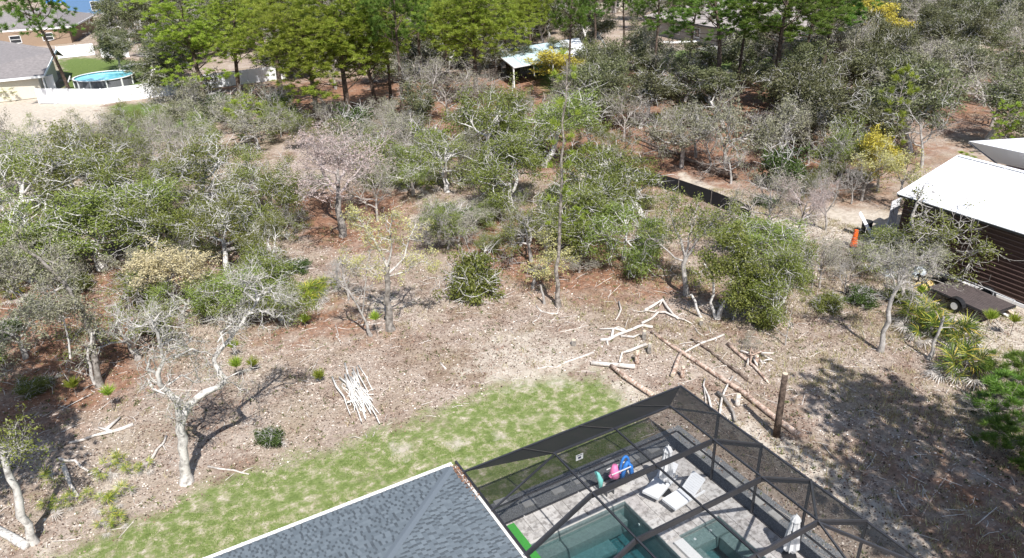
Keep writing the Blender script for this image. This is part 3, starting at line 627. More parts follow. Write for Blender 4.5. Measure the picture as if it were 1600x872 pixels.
W(MB().box((BXR, (BY0+BY1)/2, BR+.03), (.3, BY1-BY0, .03)), 'ridge_cap', M['whitemetal'], bn)
W(MB().box((BX+.05, (BY0+BY1)/2, BZ-.1), (.06, BY1-BY0, .14)), 'eave_trim', M['bronze'], bn)
# second shed behind
q = G(1540, 232, 4.0); q2 = G(1557, 254, 3.0); sh = thing('metal_shed', 'smaller dark shed with white roof behind the barn at the edge', 'shed', (q[0], q[1], 0))
W(MB().box((q2[0]+4.6, q2[1]-5.6, 1.45), (8, 10.5, 2.9)), 'wall', plain('dark green metal', (.03, .035, .05), .5), sh)
W(MB().add([(q2[0], q2[1], 3.0), (q[0], q[1]+1.2, 4.2), (q[0]+1, q[1]-12, 4.2), (q2[0]+1, q2[1]-12, 3.0), (q[0]+9, q[1]+1.2, 3), (q[0]+9, q[1]-12, 3.)], [(0, 1, 2, 3), (1, 4, 5, 2)]).add([(q2[0], q2[1], 2.9), (q[0], q[1]+1.2, 4.1), (q[0]+9, q[1]+1.2, 2.9)], [(0, 1, 2)]), 'roof', M['whitemetal'], sh)
def wall_window(parent, c, axis, wd, h, out):
    """frame, two panes and a meeting rail on a wall; axis 'x' runs along x, out is the outward step."""
    def bx(a, z, da, dz, th, off):
        return ((c[0]+a, c[1]+out*off, c[2]+z), (da, th, dz)) if axis == 'x' else ((c[0]+out*off, c[1]+a, c[2]+z), (th, da, dz))
    f = MB()
    for a, z, da, dz in ((0, h/2, wd+.12, .09), (0, -h/2, wd+.12, .11), (-wd/2, 0, .09, h), (wd/2, 0, .09, h), (0, 0, wd, .06)): f.box(*bx(a, z, da, dz, .09, .03))
    fo = W(f, 'window', M['white'], parent)
    for s in (-1, 1): link('pane', MB().box(*bx(0, s*h/4, wd-.09, h/2-.07, .03, .02)).mesh('pane', M['glass']), fo)
# near left house: one long gable slope towards us
h1 = thing('neighbour_house', 'grey brown gable roofed house at the left edge beside the round pool', 'house', (-27, 96, 0))
Bp = G(87, 77, 4.5); A_ = G(68, 118, 2.6); Dp = G(8, 124, 2.6); Cp = G(8, 59, 5.0)
ext = lambda p, q, k: p+(q-p)*k
A_, Bp = np.array(A_), np.array(Bp); D2 = ext(A_, np.array(Dp), 4); C2 = ext(Bp, np.array(Cp), 2.2); D2[2] = 2.6; C2[2] = 4.5
W(MB().add([A_, Bp, C2, D2, A_-[0, 0, .18], Bp-[0, 0, .18], C2-[0, 0, .18], D2-[0, 0, .18]], [(0, 1, 2, 3), (7, 6, 5, 4), (0, 4, 5, 1), (3, 7, 4, 0)]), 'roof', M['roofgrey'], h1)
bk = Bp+np.array([.6, 7, -1.9]); bk2 = C2+np.array([0, 7, -1.9])
W(MB().add([Bp+[0, .01, 0], bk, bk2, C2+[0, .01, 0]], [(0, 1, 2, 3)]), 'rear_roof', M['roofgrey'], h1)
W(MB().bar(A_+[.02, -.06, -.1], D2+[.02, -.06, -.1], .06, .26), 'fascia_board', M['white'], h1); W(MB().bar(A_+[.05, 0, -.08], Bp+[.05, 0, -.08], .06, .26), 'rake_board', M['white'], h1)
W(MB().prism([(A_[0]-.7, A_[1]+.7), (Bp[0]-.8, Bp[1]+5), (-45, Bp[1]+6), (-45, A_[1]+1.2)], 0, 2.42), 'wall', M['creamwall'], h1)
W(MB().box((A_[0]+.4, A_[1]+2.4, 1.1), (.9, .7, 2.2)), 'side_cabinet', M['white'], h1)
W(MB().tube([(A_[0]-.1, A_[1]+.1, 2.5), (A_[0]-.2, A_[1]+.5, 2.2), (A_[0]-.2, A_[1]+.5, .1)], .09, 8), 'downspout', M['white'], h1)
# second house, hip roof
E1, E2, E3 = G(8, 47, 2.7), G(114, 42, 2.7), G(151, 22, 2.7)
h2 = thing('neighbour_house', 'tan walled house with a grey hip roof behind the white fence in the top left', 'house', (-26, 150, 0))
E0 = np.array([E1[0]*2-E2[0]-6, E1[1]+1, 2.7]); RG = np.array([E2[0]-3.5, (E2[1]+E3[1])/2+2, 5.2]); RG0 = np.array([-50, RG[1], 5.2]); E4 = np.array([-50, E3[1]+6, 2.7])
W(MB().add([E0, E2, RG, RG0], [(0, 1, 2, 3)]), 'roof', M['roofgrey'], h2); W(MB().add([np.array(E2)+[.001, 0, 0], E3, E4, RG0+[0, .01, 0], RG+[.001, .01, 0]], [(0, 1, 4), (1, 2, 3, 4)]), 'hip_roof', M['roofgrey'], h2)
W(MB().bar(E0, E2, .1, .3), 'fascia_board', M['white'], h2); W(MB().bar(E2, E3, .1, .26), 'fascia_board', M['white'], h2)
W(MB().prism([(-50, E2[1]+1), (E2[0]-.8, E2[1]+.8), (E3[0]-.8, E3[1]-.5), (-50, E3[1])], 0, 2.6), 'wall', M['tanwall'], h2)
wall_window(h2, (E2[0]-4.2, E2[1]+.85, 1.4), 'x', 1.6, 1.2, -1); wall_window(h2, (E2[0]-9, E2[1]+.85, 1.4), 'x', 1.6, 1.2, -1)
# blue house beyond
by = 186.; h3 = thing('neighbour_house', 'bright blue two storey house cut by the top edge', 'house', (-10, by, 0))
bl, br_ = G(118, 18, 0)[0]-1.5, G(196, 16, 0)[0]
W(MB().box(((bl+br_)/2, by+5, 3.2), (br_-bl, 10, 6.4)), 'wall', M['bluewall'], h3)
W(MB().add([(bl-.5, by-.5, 6.4), (br_+.5, by-.5, 6.4), (br_+.5, by+5, 8.6), (bl-.5, by+5, 8.6), (br_+.5, by+10.5, 6.4), (bl-.5, by+10.5, 6.4)], [(0, 1, 2, 3), (3, 2, 4, 5)]), 'roof', M['roofdark'], h3)
for u, v in ((147, 9), (168, 3)):
    p = VP(u, v, (0, by)); k = (by-CAM[1])/(ray(u, v)[1]); p = CAM+ray(u, v)*k; wall_window(h3, (p[0], by, p[2]), 'x', 1.3, 1.9, -1)
# blue pickup beside it
tk = thing('parked_pickup', 'blue pickup parked by the blue house at the top edge', 'pickup', G(92, 7, 0), 1.2)
m = MB().prism([(-1, -2.6), (1, -2.6), (1, 2.6), (-1, 2.6)], .45, 1.05); m.build('body', M['blue'], tk)
MB().add([(-.9, -.6, 1.05), (.9, -.6, 1.05), (.9, 1.3, 1.05), (-.9, 1.3, 1.05), (-.75, -.3, 1.75), (.75, -.3, 1.75), (.75, .7, 1.75), (-.75, .7, 1.75)], [(4, 5, 6, 7), (0, 1, 5, 4), (1, 2, 6, 5), (2, 3, 7, 6), (3, 0, 4, 7)]).build('cab', M['blue'], tk)
MB().box((0, 1.06, 1.38), (1.5, .04, .4)).build('windscreen', M['glass'], tk)
for x in (-1, 1):
    for y in (-1.6, 1.7): MB().tube([(x*.86, y, .38), (x*1.04, y, .38)], .38, 14).build('wheel', M['black'], tk)
# white vinyl fences, panel by panel
def vinyl(pxs, label, h=1.8):
    P = [G(u, v) for u, v in pxs]; f = thing('vinyl_fence', label, 'fence', (P[0][0], P[0][1], 0))
    for a, b in zip(P[:-1], P[1:]):
        n = max(1, round(np.linalg.norm(b-a)/2.4))
        for k in range(n):
            p, q_ = a+(b-a)*k/n, a+(b-a)*(k+1)/n; d = (q_-p)/np.linalg.norm(q_-p)
            W(MB().bar(p+d*.07+[0, 0, h/2], q_-d*.07+[0, 0, h/2], .04, h-.1), 'fence_panel', M['vinyl'], f)
            W(MB().bar(p+d*.07+[0, 0, h-.04], q_-d*.07+[0, 0, h-.04], .07, .09), 'top_rail', M['vinyl'], f)
            W(MB().box((p[0], p[1], h/2+.04), (.13, .13, h+.08)), 'fence_post', M['vinyl'], f)
vinyl([(62, 162), (163, 163), (265, 150), (330, 138), (448, 124)], 'long white vinyl fence in front of the round pool', 1.75)
vinyl([(92, 92), (150, 86)], 'short white fence section behind the lawn near the tan house')
vinyl([(160, 91), (204, 90)], 'farther white fence piece half hidden by trees right of the tan house', 1.5)
# above ground pool
c = G(162, 118, 1.15); R_ = 3.55
ag = thing('round_pool', 'above ground pool with blue water and white rim behind the white fence', 'above ground pool', (c[0], c[1], 0))
ring_ = lambda r, z, k=40: [(r*math.cos(i*6.28318/k), r*math.sin(i*6.28318/k), z) for i in range(k)]
k = 40; m = MB().add(ring_(R_, .02)+ring_(R_, 1.12), [(i, (i+1) % k, k+(i+1) % k, k+i) for i in range(k)]); m.build('wall', plain('grey pool wall', (.14, .14, .155), .6), ag)
m = MB().add(ring_(R_-.1, 1.15)+ring_(R_+.12, 1.15)+ring_(R_+.12, 1.08)+ring_(R_-.1, 1.08), [(a*k+i, a*k+(i+1) % k, ((a+1) % 4)*k+(i+1) % k, ((a+1) % 4)*k+i) for a in range(4) for i in range(k)]); m.build('rim', M['white'], ag)
for i in range(12): a = i*6.283/12; MB().box((R_*1.01*math.cos(a), R_*1.01*math.sin(a), .55), (.12, .16, 1.1), a).build('upright', M['white'], ag)
t = NT('pale blue pool water'); c_ = t.ramp(t.noise(1.6, 4, .6), [(.35, (.12, .50, .62)), (.6, (.25, .66, .74)), (.72, (.62, .82, .84))]); M['agwater'] = t.done(c_, .08, spec=.6)
MB().add(ring_(R_-.06, .98), [tuple(range(k))]).build('water', M['agwater'], ag)
ld = thing('pool_ladder', 'grey step ladder standing at the left of the round pool', 'ladder', (c[0]-R_-.5, c[1]-.3, 0))
for y in (-.35, .35): MB().bar((-.7, y, 0), (.3, y, 1.6), .06, .06).build('rail', M['white'], ld)
for s_ in (.2, .45, .7, .95): MB().box((-.7+s_*.9, 0, s_*1.3), (.22, .66, .05)).build('tread', M['slab'], ld)
# pale canopy roof in the middle
cp = thing('canopy_shelter', 'pale blue metal sheet roof on posts among the trees beyond the oaks', 'carport', (33, 64, 0))
X0, X1, Y0, Y1 = 26.6, 40.5, 58.6, 69.6
M['paleblue'] = plain('pale blue metal sheet', (.52, .65, .69), .35, var=.06, scale=1.5, spec=.6)
CBL, CBR, CTR, CTL = (np.array(G(*q_)) for q_ in ((803, 105, 2.35), (921, 83, 2.35), (904, 59, 3.0), (771, 80, 3.0)))
for k in range(8):
    f0, f1 = k/8, (k+1)/8-.004; q4 = [CBL+(CBR-CBL)*f0, CBL+(CBR-CBL)*f1, CTL+(CTR-CTL)*f1, CTL+(CTR-CTL)*f0]
    W(MB().add(q4+[v-np.array([0, 0, .06]) for v in q4], [(0, 1, 2, 3), (7, 6, 5, 4), (0, 4, 5, 1), (1, 5, 6, 2), (3, 7, 4, 0), (2, 6, 7, 3)]), 'roof_sheet', M['paleblue' if k < 6 else 'whitemetal'], cp)
for A_c, B_c in ((CBL, CTL), ((CBL+CBR)/2, (CTL+CTR)/2), (CBR, CTR)):
    for q_ in (A_c+(B_c-A_c)*.02, A_c+(B_c-A_c)*.98): W(MB().box((q_[0], q_[1], q_[2]/2-.04), (.14, .14, q_[2]-.06)), 'post', M['white'], cp)
W(MB().bar(CBL-[0, .04, .05], CBR-[0, .04, .05], .05, .14), 'fascia_board', M['white'], cp); W(MB().bar(CBL-[.04, 0, .05], CTL-[.04, 0, .05], .05, .14), 'fascia_board', M['white'], cp)
# slatted compost crib
p = G(765, 123); cr = thing('slatted_crib', 'dark slatted wooden crib left of the pale canopy roof', 'crib', (p[0], p[1], 0), .5)
for k in range(7):
    MB().box((0, -.9, .12+k*.2), (2.6, .05, .11)).build('slat', M['bark_dark'], cr); MB().box((1.3, 0, .12+k*.2), (.05, 1.8, .11)).build('slat', M['bark_dark'], cr)
for x in (-1.3, 0, 1.28): MB().box((x, -.84, .75), (.09, .09, 1.5)).build('post', M['bark_grey'], cr)
# house at the top centre right
h4 = thing('neighbour_house', 'grey walled house with pale brown hip roof at the top, white kayaks on its lawn', 'house', (70, 70, 0))
hx0, hx1, hy0, hy1, hz = 63.2, 80, 46, 82, 2.75
W(MB().box(((hx0+hx1)/2+.4, (hy0+hy1)/2, 1.35), (hx1-hx0-.8, hy1-hy0-1.2, 2.7)), 'wall', M['greywall'], h4)
rx = (hx0+hx1)/2; hr = 5.4; W(MB().add([(hx0, hy0, hz), (hx0, hy1, hz), (rx, hy1-8, hr), (rx, hy0+8, hr), (hx1, hy0, hz), (hx1, hy1, hz)], [(3, 2, 1, 0), (2, 5, 1), (0, 4, 3), (2, 3, 4, 5)]), 'roof', M['roofpale'], h4)
W(MB().box((hx0-.02, (hy0+hy1)/2, hz-.09), (.08, hy1-hy0, .22)), 'fascia_board', M['bronze'], h4); W(MB().box((rx, hy0-.02, hz-.09), (hx1-hx0, .08, .22)), 'fascia_board', M['bronze'], h4)
for y in (74.5, 79.5, 70): wall_window(h4, (hx0+.8, y, 1.4), 'y', 1.1, 1.3, -1)
W(MB().box((hx0+.55, 62, 1.25), (.4, 7, 2.4)), 'screened_porch', M['glass'], h4); W(MB().box((hx0-1.4, 62, .07), (3.2, 8, .14)), 'porch_slab', M['slab'], h4)
for k, (u, v, l_) in enumerate(((1056, 69, 'white kayak farther from the porch on the back lawn'), (1079, 68, 'white kayak nearer the porch on the back lawn'))):
    V, F = [], []; n = 11
    for i in range(n):
        s_ = i/(n-1)*2-1; wd = .38*(1-abs(s_)**2.2)+.01; up_ = .12*s_*s_
        V += [(-wd, s_*1.9, .32+up_), (-wd*.6, s_*1.9, .05+up_), (wd*.6, s_*1.9, .05+up_), (wd, s_*1.9, .32+up_), (0, s_*1.9, .36+up_)]
        if i: b_ = (i-1)*5; F += [(b_+a, b_+(a+1) % 5, b_+5+(a+1) % 5, b_+5+a) for a in range(5)]
    o = link('kayak', make_mesh('kayak', V, F, M['white'], True), loc=tuple(G(u, v)), rot=(0, 0, 1.0+k*.2)); tag(o, l_, 'kayak')
def simple_house(label, x0, y0, x1, y1, wall, roofm, h=2.8, rise=2.2):
    o = thing('distant_house', label, 'house', ((x0+x1)/2, (y0+y1)/2, 0)); cx, cy = (x0+x1)/2, (y0+y1)/2
    W(MB().box((cx, cy, h/2), (x1-x0-1, y1-y0-1, h)), 'wall', wall, o); k = min(x1-x0, y1-y0)/2
    r0, r1 = ((x0+k, cy), (x1-k, cy)) if x1-x0 > y1-y0 else ((cx, y0+k), (cx, y1-k))
    V = [(x0, y0, h), (x1, y0, h), (x1, y1, h), (x0, y1, h), (*r0, h+rise), (*r1, h+rise)]
    F = [(0, 1, 5, 4), (1, 2, 5), (2, 3, 4, 5), (3, 0, 4)] if x1-x0 > y1-y0 else [(0, 1, 4), (1, 2, 5, 4), (2, 3, 5), (3, 0, 4, 5)]
    W(MB().add(V, F), 'roof', roofm, o)
    for q_ in (.3, .7): wall_window(o, (x0+(x1-x0)*q_, y0+.5, 1.5), 'x', 1.4, 1.2, -1); wall_window(o, (x0+.5, y0+(y1-y0)*q_, 1.5), 'y', 1.4, 1.2, -1)
p = G(965, 22, 0); simple_house('cream house with pinkish roof at the top edge left of the kayak house', p[0]-4, p[1]+2, p[0]+14, p[1]+16, M['creamwall'], M['roofpale'])
p = G(868, 42, 0); simple_house('white roofed outbuilding at the top, beyond the pale canopy roof', p[0]-3, p[1]+1, p[0]+6, p[1]+7, M['greywall'], M['whitemetal'], 2.4, 1.0)
p = G(1392, 26, 0); simple_house('black roofed house behind the golden tree at the top', p[0]-3, p[1]+0, p[0]+14, p[1]+12, M['roofdark'], M['roofdark'])
# black silt fence
P = [G(u, v) for u, v in ((889, 258), (925, 268), (1000, 284), (1059, 301), (1110, 319), (1172, 345))]
sf = thing('silt_fence', 'low black fabric fence crossing the woodland behind the oaks', 'fence', (P[0][0], P[0][1], 0))
M['blackcloth'] = plain('black fabric', (.012, .013, .018), .7)
for a, b in zip(P[:-1], P[1:]):
    n = max(1, round(np.linalg.norm(b-a)/2.2))
    for k in range(n):
        p, q_ = a+(b-a)*k/n, a+(b-a)*(k+1)/n; W(MB().bar(p+[0, 0, .5], q_+[0, 0, .5], .015, 1.02), 'fabric_panel', M['blackcloth'], sf)
        W(MB().box((p[0], p[1]-.03, .56), (.05, .05, 1.15)), 'stake', M['bark_grey'], sf)

# ------------------------------------------------------------------ things in the barn yard
tr_ = thing('utility_trailer', 'flat black deck trailer with two wheels parked beside the barn', 'trailer', (20.15, 1.05, 0), -.06)
M['deckwood'] = plain('dark deck boards', (.075, .058, .055), .85, var=.2, scale=4); M['rubber'] = plain('tyre rubber', (.02, .02, .02), .8)
for k in range(12): MB().box((-.88+k*.16, -.1, .56), (.148, 3.3, .04)).build('plank', M['deckwood'], tr_)
f = MB(); 
for a, b in (((-.98, -1.78, .5), (-.98, 1.58, .5)), ((.98, -1.78, .5), (.98, 1.58, .5)), ((-.98, 1.58, .5), (.98, 1.58, .5)), ((-.98, -1.78, .5), (.98, -1.78, .5)), ((-.9, 1.5, .47), (0, 2.7, .45)), ((.9, 1.5, .47), (0, 2.7, .45)), ((0, 2.6, .45), (0, 3.0, .45))): f.bar(a, b, .07, .1)
f.build('chassis', M['black'], tr_)
MB().bar((.98, -1.7, .78), (.98, 1.5, .78), .03, .03).build('side_rail', M['white'], tr_)
for y in (-1.6, -.6, .4, 1.4): MB().bar((.98, y, .52), (.98, y, .8), .03, .03, (0, 1, 0)).build('rail_post', M['white'], tr_)
MB().bar((0, 2.85, 0), (0, 2.85, .75), .06, .06, (0, 1, 0)).build('jack', M['iron'], tr_)
for s_ in (-1, 1):
    wh = MB().tube([(s_*1.04, -.15, .34), (s_*1.26, -.15, .34)], .34, 22).build('wheel', M['rubber'], tr_); link('rim', MB().tube([(s_*1.262, -.15, .34), (s_*1.275, -.15, .34)], .19, 16).mesh('rim', M['white']), wh)
    arcp = [(s_*1.15, -.15+.46*math.cos(a), .36+.42*math.sin(a)) for a in np.linspace(.15, 2.99, 9)]
    m = MB()
    for a, b in zip(arcp[:-1], arcp[1:]): m.bar(a, b, .3, .02, (0, 0, 1))
    m.build('mudguard', M['black'], tr_)
p = G(1333, 386); M['orange'] = plain('orange plastic', (.80, .13, .02), .45, var=.05)
cn = thing('traffic_cone', 'tall orange traffic marker on a black base in the clearing left of the barn', 'traffic cone', p, .3)
MB().tube([(0, 0, 0), (0, 0, .06), (0, 0, .09)], [.30, .30, .2], 8).build('base', M['black'], cn)
MB().tube([(0, 0, .09), (.01, 0, .5)], [.22, .17], 16).tube([(.01, 0, .5), (.01, 0, .54), (.02, 0, .54), (.05, 0, 1.1)], [.17, .19, .16, .11], 16).build('body', M['orange'], cn)
a, b = G(1371, 382), VP(1345, 333, G(1352, 372))
pl = thing('plank_stack', 'bundle of long white planks leaning on a black drum near the cone', 'planks', a)
for k in range(4): W(MB().bar(a+np.array([k*.11-.15, k*.05, .03]), b+np.array([k*.10-.15, k*.05, 0]), .10, .035), 'plank', M['vinyl'], pl)
p = G(1352, 366); o = MB().tube([(0, 0, 0), (0, 0, .85)], .3, 18).tube([(0, 0, .8), (0, 0, .88)], .33, 18).build('drum', M['rubber'], loc=tuple(p)); tag(o, 'black plastic drum behind the leaning white planks', 'drum')
a = G(1392, 356); gt = thing('leaning_sheets', 'white metal sheets leaning upright at the corner of the barn', 'metal sheets', a, .1)
for k in range(3): MB().box((-.35+k*.36, .02*k, .95), (.34, .03, 1.9)).build('sheet', M['vinyl'], gt)
# clear tarp heaps, pipes, tub and yellow sheet
t = NT('cloudy plastic'); M['tarp'] = t.done(t.ramp(t.noise(3, 5), [(.35, (.30, .34, .37)), (.6, (.60, .64, .67))]), .25)
def heap(u, v, wx, wy, h, mat, label, cat, seed):
    r = np.random.default_rng(seed); n, k = 9, 20; V = [(0, 0, h)]; F = []
    ph = r.uniform(0, 6, 4)
    for i in range(1, n):
        s_ = i/(n-1)
        for j in range(k):
            a = j/k*6.283; rr_ = s_*(1+.15*math.sin(3*a+ph[0])+.1*math.sin(5*a+ph[1])); V.append((wx*rr_*math.cos(a), wy*rr_*math.sin(a), h*(1-s_**2)+(r.normal(0, .06)*h if i < n-1 else -.02)))
    F += [(0, 1+j, 1+(j+1) % k) for j in range(k)]+[(1+(i-1)*k+j, 1+i*k+j, 1+i*k+(j+1) % k, 1+(i-1)*k+(j+1) % k) for i in range(1, n-1) for j in range(k)]
    o = link('tarp_heap', make_mesh('tarp_heap', V, F, mat), loc=tuple(G(u, v))); tag(o, label, cat)
heap(1398, 424, .95, .6, .5, M['tarp'], 'crumpled cloudy plastic sheet lying under the bare tree near the barn', 'plastic sheet', 1)
heap(1432, 426, .8, .55, .5, M['tarp'], 'second crumpled plastic sheet, closer to the barn pipes', 'plastic sheet', 2)
heap(1446, 447, .7, .45, .35, plain('yellow tarp', (.62, .44, .16), .6, var=.2), 'yellow tarp bundled on the sand ahead of the trailer', 'tarp', 3)
o = MB().tube([(0, 0, 0), (0, 0, .38)], [.3, .36], 18, False).tube([(0, 0, .05), (0, 0, .06)], .29, 18).build('tub', M['rubber'], loc=tuple(G(1468, 447)), rot=(.3, .2, 0)); tag(o, 'black plastic tub beside the yellow tarp', 'tub')
for k, (u0, v0, u1, v1, rr_) in enumerate(((1452, 418, 1532, 462, .09), (1445, 420, 1518, 461, .06), (1460, 417, 1545, 464, .05))):
    a, b = G(u0, v0, .1), G(u1, v1, .1); o = MB().tube([a, b], rr_, 10).build('pipe', M['fascia'] if k else M['slab']); tag(o, ['grey pipe, thickest of those along the barn foot', 'white pipe on the yard side of the grey pipe', 'thin white pipe closest to the barn foot'][k], 'pipe')
for k, (u0, v0, u1, v1) in enumerate(((1478, 437, 1508, 449), (1483, 431, 1520, 447), (1548, 470, 1586, 492), (1541, 474, 1575, 494))):
    a, b = G(u0, v0, .06), G(u1, v1, .06); o = MB().bar(a, b, .16, .05).build('board', M['vinyl'] if k % 2 else M['cutwood']); tag(o, ['pale raw board lying near the black tub', 'white board between the tub and the barn pipes', 'raw board behind the trailer tail along the barn foot', 'white board next to the raw one behind the trailer tail'][k], 'board')
for u, v, l_ in ((237, 202, 'short grey log lying on the yard beyond the left oaks'), (222, 210, 'grey timber left of the short log in the yard')):
    a = G(u-14, v, .15); b = G(u+14, v-1, .15); o = MB().tube([a, b], .2 if u > 230 else .12, 8).build('log', M['bark_grey']); tag(o, l_, 'log')

# ------------------------------------------------------------------ growing woody plants
def unit(v):
    l = math.sqrt(v[0]*v[0]+v[1]*v[1]+v[2]*v[2])+1e-9; return (v[0]/l, v[1]/l, v[2]/l)
def turn(d, ang, az):
    a = unit((d[1], -d[0], .001)) if abs(d[2]) < .95 else (1, 0, 0)
    b = (d[1]*a[2]-d[2]*a[1], d[2]*a[0]-d[0]*a[2], d[0]*a[1]-d[1]*a[0]); c, s = math.cos(ang), math.sin(ang)
    ca, sa = math.cos(az)*s, math.sin(az)*s
    return unit((d[0]*c+a[0]*ca+b[0]*sa, d[1]*c+a[1]*ca+b[1]*sa, d[2]*c+a[2]*ca+b[2]*sa))
def grow(p, d, L, r, lvl, S, R, out, tips, n_child=None):
    n = min(8, max(3, int(L/S['seg'])+2)); pts = [p]; rad = [r]; gn = S['gnarl'][lvl]; up = S['up'][lvl]; re = S.get('tip', .35)
    for k in range(1, n):
        d = unit((d[0]+R.gauss(0, gn), d[1]+R.gauss(0, gn), d[2]+R.gauss(0, gn*.8)+up)); st = L/(n-1)
        p = (p[0]+d[0]*st, p[1]+d[1]*st, p[2]+d[2]*st)
        if p[2] < .12: p = (p[0], p[1], .12)
        pts.append(p); rad.append(r*(1-(1-re)*k/(n-1)))
    out.append((lvl, pts, rad)); sprout(pts, rad, L, lvl, S, R, out, tips, n_child)
def sprout(pts, rad, L, lvl, S, R, out, tips, n_child=None, t0=None):
    if lvl >= S['maxl']:
        if R.random() < S.get('leafy', 1): tips.append(pts)
        elif lvl == 3 and R.random() < .75:                                                     # a dead, leafless spray
            for i in range(3):
                k = R.randint(1, len(pts)-1); grow(pts[k], turn((0, 0, 1) if k < 1 else unit(tuple(pts[k][j]-pts[k-1][j] for j in range(3))), R.uniform(.4, 1.1), R.uniform(0, 6.28)), R.uniform(.3, .75), .014, 4, dict(S, maxl=4, gnarl=S['gnarl']+[.5], up=S['up']+[.05], leafy=0, tip=.4), R, out, tips)
        return
    m = n_child if n_child is not None else S['n'][lvl]; m = max(1, int(m*R.uniform(.75, 1.3)+.5)); t0 = S['t0'][lvl] if t0 is None else t0; az = R.uniform(0, 6.28)
    for i in range(m):
        t = t0+(1-t0)*(i+R.random())/m; f = t*(len(pts)-1); k = min(int(f), len(pts)-2); f -= k
        a, b = pts[k], pts[k+1]; q = tuple(a[j]+(b[j]-a[j])*f for j in range(3)); dd = unit(tuple(b[j]-a[j] for j in range(3)))
        az += 2.4+R.uniform(-.5, .5); rr_ = (rad[k]*(1-f)+rad[k+1]*f)
        nd = turn(dd, S['ang'][lvl]*R.uniform(.7, 1.25), az); nl = S['L'][lvl+1]*R.uniform(.65, 1.25)*(1.15-.35*t)
        grow(q, nd, nl, min(rr_*.8, S['r'][lvl+1]*R.uniform(.8, 1.2)), lvl+1, S, R, out, tips)
def wood_mesh(name, brs, mat):
    Vs, Fs, base = [], [], 0
    for lv, k in ((0, 9), (1, 6), (2, 4), (3, 3), (4, 3)):
        L = [(np.array(p), np.array(r)) for l, p, r in brs if l == lv]
        if not L: continue
        V, F = tube_np(L, k); Vs.append(V); Fs.append(F+base); base += len(V)
    return make_mesh(name, np.concatenate(Vs), np.concatenate(Fs), mat, True)
def leaf_mesh(name, tips, mat, per, size, spread, rng, t0=.15, flat=.75):
    T = []
    for p in tips:
        P = np.array(p); f = rng.uniform(t0, 1, per)*(len(P)-1); k = np.minimum(f.astype(int), len(P)-2); f -= k
        T.append(P[k]*(1-f[:, None])+P[k+1]*f[:, None])
    c = np.concatenate(T); n = len(c); c = c+rng.normal(0, spread, (n, 3))*np.array([1, 1, flat]); c[:, 2] = np.maximum(c[:, 2], .06)
    a = rng.normal(0, 1, (n, 3)); a /= np.linalg.norm(a, axis=1, keepdims=True); b = np.cross(a, rng.normal(0, 1, (n, 3))+np.array([0, 0, .9])); b /= np.linalg.norm(b, axis=1, keepdims=True)+1e-9
    s = size*rng.uniform(.55, 1.35, (n, 1)); a = a*s*.62; b = b*s*.36
    V = np.stack([c-a, c-b*.9, c+a, c+b*.9], 1).reshape(-1, 3); return make_mesh(name, V, np.arange(n*4).reshape(-1, 4), mat)
def tuft_mesh(name, tips, mat, blades, ln, rng, wd=.035, droop=.0):
    """needle tufts: thin blades radiating round each twig end."""
    V = []
    ends = []
    for p in tips:
        ends.append((p[-1], np.array(p[-1])-np.array(p[-2])))
        if len(p) > 2 and rng.random() < .3: ends.append((p[-2], np.array(p[-1])-np.array(p[-3])))
    E = np.array([e[0] for e in ends]); Dr = np.array([e[1] for e in ends]); Dr /= np.linalg.norm(Dr, axis=1, keepdims=True)+1e-9
    m = len(E); d = rng.normal(0, 1, (m, blades, 3)); d /= np.linalg.norm(d, axis=2, keepdims=True); d = d+Dr[:, None, :]*.9+np.array([0, 0, .25-droop]); d /= np.linalg.norm(d, axis=2, keepdims=True)
    l = ln*rng.uniform(.6, 1.15, (m, blades, 1)); b0 = E[:, None, :]+rng.normal(0, .03, (m, blades, 3)); tip = b0+d*l
    s = np.cross(d, rng.normal(0, 1, (m, blades, 3))); s /= np.linalg.norm(s, axis=2, keepdims=True)+1e-9; s *= wd
    mid = b0+d*l*.45
    V = np.stack([b0-s*.3, b0+s*.3, mid+s, tip, mid-s], 2).reshape(-1, 3)
    return make_mesh(name, V, np.arange(len(V)).reshape(-1, 5), mat)
OAK = dict(seg=.38, gnarl=[.16, .32, .42, .5], up=[.05, .05, .03, .04], maxl=3, n=[5, 7, 6], t0=[.5, .25, .2], ang=[.85, .8, .9], L=[2.4, 3.0, 1.5, .72], r=[.17, .105, .055, .023], leafy=.56)
PINE = dict(seg=1.2, gnarl=[.02, .22, .3, .3], up=[.03, .16, .26, .25], maxl=3, n=[22, 5, 3], t0=[.32, .35, .4], ang=[1.0, .75, .8], L=[13., 2.3, 1.0, .5], r=[.2, .05, .022, .012], tip=.2)
BARE = dict(seg=.35, gnarl=[.1, .26, .36, .45, .5], up=[.07, .08, .06, .05, .03], maxl=4, n=[5, 6, 5, 4], t0=[.4, .2, .15, .1], ang=[.7, .7, .75, .8], L=[2.6, 2.3, 1.15, .65, .36], r=[.11, .05, .022, .011, .007], leafy=1)
def clone_spec(S, **k): d = dict(S); d.update(k); return d
PROTO = {}
def make_proto(key, S, seed, wood, leaf=None, *ar, trunkwood=None, **kw): return _make_proto(key, S, seed, wood, leaf, *ar, trunkwood=trunkwood or wood, **kw)
